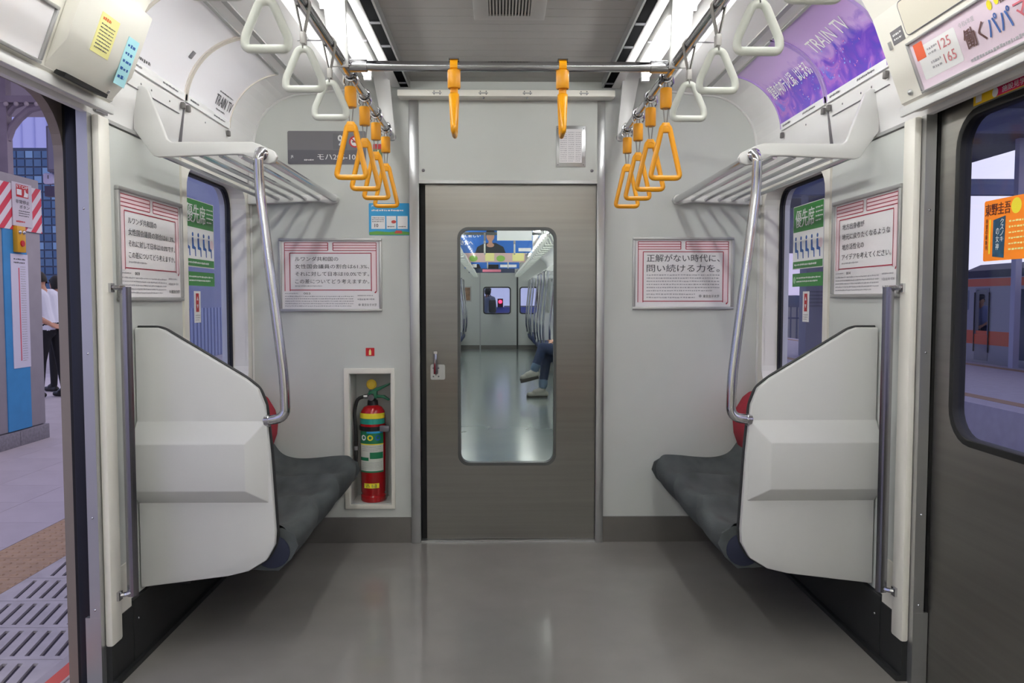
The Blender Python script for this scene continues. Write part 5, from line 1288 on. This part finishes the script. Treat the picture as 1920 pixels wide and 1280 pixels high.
t.p(MB().box(c0.x, c1.x + .25, 6.9, 7.05, c1.z, c0.z), 'box', mat('sign_box_grey', '6a6a80', .5), bevel=.01); t.p(MB().box(c0.x + .02, c1.x + .23, 6.893, 6.901, c1.z + .02, c0.z - .02), 'face', mat('sign_face_grey', '757690', .5)); t.p(MB().tube([(c1.x, 6.97, c0.z), (c1.x, 6.97, zb_)], .015, 6), 'hanger', OLD)
c0 = at(94, 336, 'Y', 7.0)
t = T('platform_clock', 'small pale round-cornered clock under the hanging sign', 'clock', (c0.x, 7.0, c0.z - .05))
t.p(MB().prism(rrect(c0.x - .045, c0.z - .045, c0.x + .045, c0.z + .05, .02), 'y', 6.97, 7.03), 'case', mat('clock_case', 'c4c6ea', .5), bevel=.004); t.p(MB().box(c0.x - .003, c0.x + .003, 6.966, 6.97, c0.z, c0.z + .03), 'hand', INK); t.p(MB().box(c0.x - .04, c0.x + .045, 6.98, 7.05, c0.z - .15, c0.z - .06), 'bracket', mat('clock_bracket', '4a4a68', .5)); t.p(MB().tube([(c0.x + .03, 7.04, c0.z - .1), (c0.x + .03, 7.04, c0.z + .3)], .012, 6), 'hanger', DARK)
# screen wall further along the platform, seen through the side window
SCR = mat('screen_wall_blue', '7c86a8', .6, noise=.04)
t = T('screen_wall', 'blue grey screen wall with ribbed lower half beyond the side window', 'wall', (-6.56, 18, PZ))
t.p(MB().box(-6.62, -6.5, 13.0, 24, PZ - .012, 5.2), 'panel', SCR)
for k in range(40): t.p(MB().box(-6.5, -6.47, 14.4 + k * .2, 14.4 + k * .2 + .11, PZ, 1.05), 'rib', mat('screen_rib', '8f9cc0', .6))
# glass office building and pale tower
t = T('glass_building', 'dark glass office building with window grid behind the platform', 'building', (-36, 62, -1))
t.p(MB().box(-46, -26, 60, 75, -1.2, 12.6), 'walls', mat('building_frame', '33405e', .5))
PANE = mat('facade_pane', '4a6a92', .15, noise=.5, nscale=.35); proto = None
PANES = [PANE, mat('facade_pane_dark', '3a5880', .15), mat('facade_pane_lit', '6486b0', .2, emit='9fc0e8', es=.05)]
protos = {}
R = random.Random(5)
for i in range(13):
    for j in range(21):
        k = R.choice((0, 0, 0, 1, 1, 0, 2)); loc = (-40.6 + i * .62, 59.99, -.6 + j * .62)
        if k not in protos: protos[k] = make(MB().box(.03, .56, -.05, 0, .05, .56), 'window_pane', PANES[k], t.o); c = protos[k]
        else: c = protos[k].copy(); COL.objects.link(c)
        c.location = (loc[0] + 36, loc[1] - 62, loc[2] + 1)
t = T('pale_tower', 'pale lavender tower with vertical panels rising behind glass building', 'building', (-50, 90, -1))
t.p(MB().box(-62, -44, 88, 95, -1.2, 45), 'walls', mat('tower_lavender', 'a7aee0', .7))
for k in range(12): t.p(MB().box(-61 + k * 1.4, -60.9 + k * 1.4, 87.9, 88, 0, 45), 'panel_joint', mat('tower_joint', '8f96cc', .7))

# ================================================================== OUTSIDE, CLOSED-DOOR SIDE: tracks, platform, other train
BAL = mat('ballast', '3f3d44', .9, noise=.4, nscale=3, bump=.6, bscale=30)
struct(MB().box(1.45, 140, -30, 320, -1.4, -1.15), 'ground', BAL)
for x in (2.9, 4.0):
    one(MB().box(x - .035, x + .035, -10, 60, -1.15, -1.0).box(x - .06, x + .06, -10, 60, -1.15, -1.13), 'track_rail', mat('rail_steel', '6a625e', .4, .7), 'steel running rail on the track outside the closed door', 'rail', (x, 0, -1.15), 'running rails outside the closed door')
QZ = -.22
pr = struct(MB().box(6.6, 11.0, -10, 38, -1.2, QZ), 'platform_slab', mat('platform_far', 'c0b6c2', .7, noise=.06))
make(MB().box(6.98, 7.22, -10, 38, QZ, QZ + .004), 'tactile_line', mat('tactile_far', 'b08a6a', .7), pr); make(MB().box(10.4, 10.65, -10, 38, QZ, QZ + .004), 'tactile_line', M['tactile_far'], pr)
CAN = mat('canopy_grey_blue', '5a6078', .6, noise=.08)
t = T('platform_canopy', 'grey blue platform canopy on posts beyond the closed door', 'canopy', (8.2, 18, QZ))
t.p(MB().box(5.5, 11.6, 4, 34, 4.6, 4.8), 'roof', CAN)
for y in (10, 14, 18, 23, 29): t.p(MB().box(5.6, 12.6 if y == 18 else 11.5, y - .1, y + .1, 3.62 if y == 18 else 4.2, 3.98 if y == 18 else 4.6), 'beam', mat('beam_blue', '7480a8', .6))
t.p(MB().box(10.6, 15.5, 34, 34.2, 3.25, 4.8), 'gable', CAN)
for y, x in ((20.0, 7.95), (30, 7.95)):
    t.p(MB().box(x - .24, x + .24, y - .24, y + .24, QZ, 4.6), 'post', mat('post_grey', '8a8a98', .6), bevel=.03)
for k in range(5): t.p(MB().box(7.70, 8.20, 19.74, 19.76, 1.05 + k * .09, 1.09 + k * .09), 'post_band', mat('post_band', '70707e', .6))
t.p(MB().box(10.82, 10.95, 16.4, 16.55, QZ, 4.6), 'slim_post', mat('slim_post', 'c0bed4', .5))
t = T('platform_fence', 'dark railing across the far end of the opposite platform', 'fence', (12, 38, QZ))
for k in range(30): t.p(MB().box(9 + k * .3, 9.06 + k * .3, 38, 38.05, QZ - .9, 1.0), 'post', mat('fence_dark', '3a4268', .6))
t.p(MB().box(9, 18, 37.98, 38.06, .92, 1.0), 'rail', M['fence_dark']); t.p(MB().box(9, 18, 37.98, 38.06, .3, .38), 'rail', M['fence_dark'])
# wooded ridge on the horizon
mb = MB(); N_ = 60; R = random.Random(3)
top = [(60 + k * 2.4, 3.0 + 1.6 * math.sin(k * .21) + R.uniform(-.4, .4)) for k in range(N_)]
mb.prism([(60, -2)] + top + [(60 + (N_ - 1) * 2.4, -2)], 'y', 260, 300)
one(mb, 'wooded_ridge', mat('ridge_blue', '3c4a72', .9, noise=.2, nscale=.2), 'low dark blue wooded ridge on the horizon beyond the tracks', 'hill', (130, 280, -1.2))
# the orange banded train
t = T('commuter_train', 'silver train with orange bands and crew door at opposite platform', 'train', (12.6, 10, -1.0))
TX = 11.3; SIL = mat('train_silver', 'a8a6b0', .4, .2); ORB = mat('train_orange', 'f0683a', .4)
crew = rrect(18.06, .42, 18.50, 1.46, .03); cabw = rrect(18.80, .98, 19.12, 1.46, .04)
pas = [rrect(16.3, -.1, 17.1, 1.46, .05), rrect(13.6, .70, 15.8, 1.42, .05)]
sp_ = t.p(MB().prism([(-6, -.72), (19.3, -.72), (19.3, 1.74), (-6, 1.74)], 'x', TX, TX + .06, [crew, cabw] + pas), 'body_side', SIL)
t.p(MB().box(TX - .004, TX, 17.12, 19.3, .18, .50).box(TX - .004, TX, -6, 16.28, .18, .50), 'lower_band', ORB, under=sp_)
t.p(MB().box(TX - .004, TX, -6, 19.3, 1.54, 1.72), 'upper_band', ORB, under=sp_)
dl = t.p(MB().prism([(18.02, -.2), (18.54, -.2), (18.54, 1.5), (18.02, 1.5)], 'x', TX - .012, TX - .002, [crew]), 'crew_door', mat('crew_door_grey', '8a8894', .4, .4))
t.p(MB().box(TX - .016, TX - .011, 18.02, 18.54, .18, .42), 'door_band', ORB, under=dl)
for h in [cabw] + pas: t.p(MB().prism(h, 'x', TX + .02, TX + .025), 'window_pane', GLASSD, under=sp_)
for y in (18.0, 18.55): t.p(MB().box(TX - .03, TX - .012, y - .012, y + .012, .0, 1.4), 'door_handrail', DARK)
t.p(MB().box(TX + .05, TX + 2.6, 19.2, 19.3, -.72, 1.74), 'front', SIL); t.p(MB().prism([(-6, -.72), (19.2, -.72), (19.2, 1.74), (-6, 1.74)], 'x', TX + 2.55, TX + 2.6, [rrect(17.0, .5, 18.9, 1.5, .05), rrect(13.2, .6, 16.2, 1.45, .05)]), 'body_side', SIL); t.p(MB().box(TX + .05, TX + 2.6, -6, 19.2, -.42, -.33), 'floor', DARK)
t.p(MB().prism([(TX, 1.73), (TX + .12, 1.92), (TX + .5, 2.08), (TX + 1.3, 2.14), (TX + 2.1, 2.08), (TX + 2.5, 1.92), (TX + 2.6, 1.73)], 'y', -6, 19.2), 'roof', mat('train_roof', '474a62', .6))
t.p(MB().tube([(TX + .6, 17.3, 2.0), (TX + .6, 17.3, 2.3)], .06, 8), 'antenna', DARK, smooth=True)
t.p(MB().box(TX + .15, TX + 2.4, -6, 19.0, -1.05, -.70), 'underframe', mat('underframe', '2c2c36', .8))
t.p(MB().box(TX + .06, TX + 2.5, 17.30, 17.34, -.33, 1.7), 'cab_bulkhead', mat('cab_back', '8c90b0', .7))
for y_ in (17.6, 13.2): t.p(MB().tube([(TX + .8, y_, 1.66), (TX + .8, y_ + 1.3, 1.66)], .03, 8), 'added_fill_tube', mat('fill_tube_glow', 'ffffff', .4, emit='eef0ff', es=9.0), smooth=True)  # unseen tubes added to brighten the dark cab and saloon
s_, e_, h_ = standing(1.66, .15, arms='front', step=.03)
person('train crew member in pale blue shirt and dark cap at cab door', (TX + .30, 18.74, -.33), math.radians(215), s_, e_, [SKIN, mat('crew_shirt', '8f9cc8', .8), mat('crew_trousers', '3a4466', .8), SHOE], .014, h_, {'low': -.4, 'cap': mat('crew_cap', '1c2038', .6)})
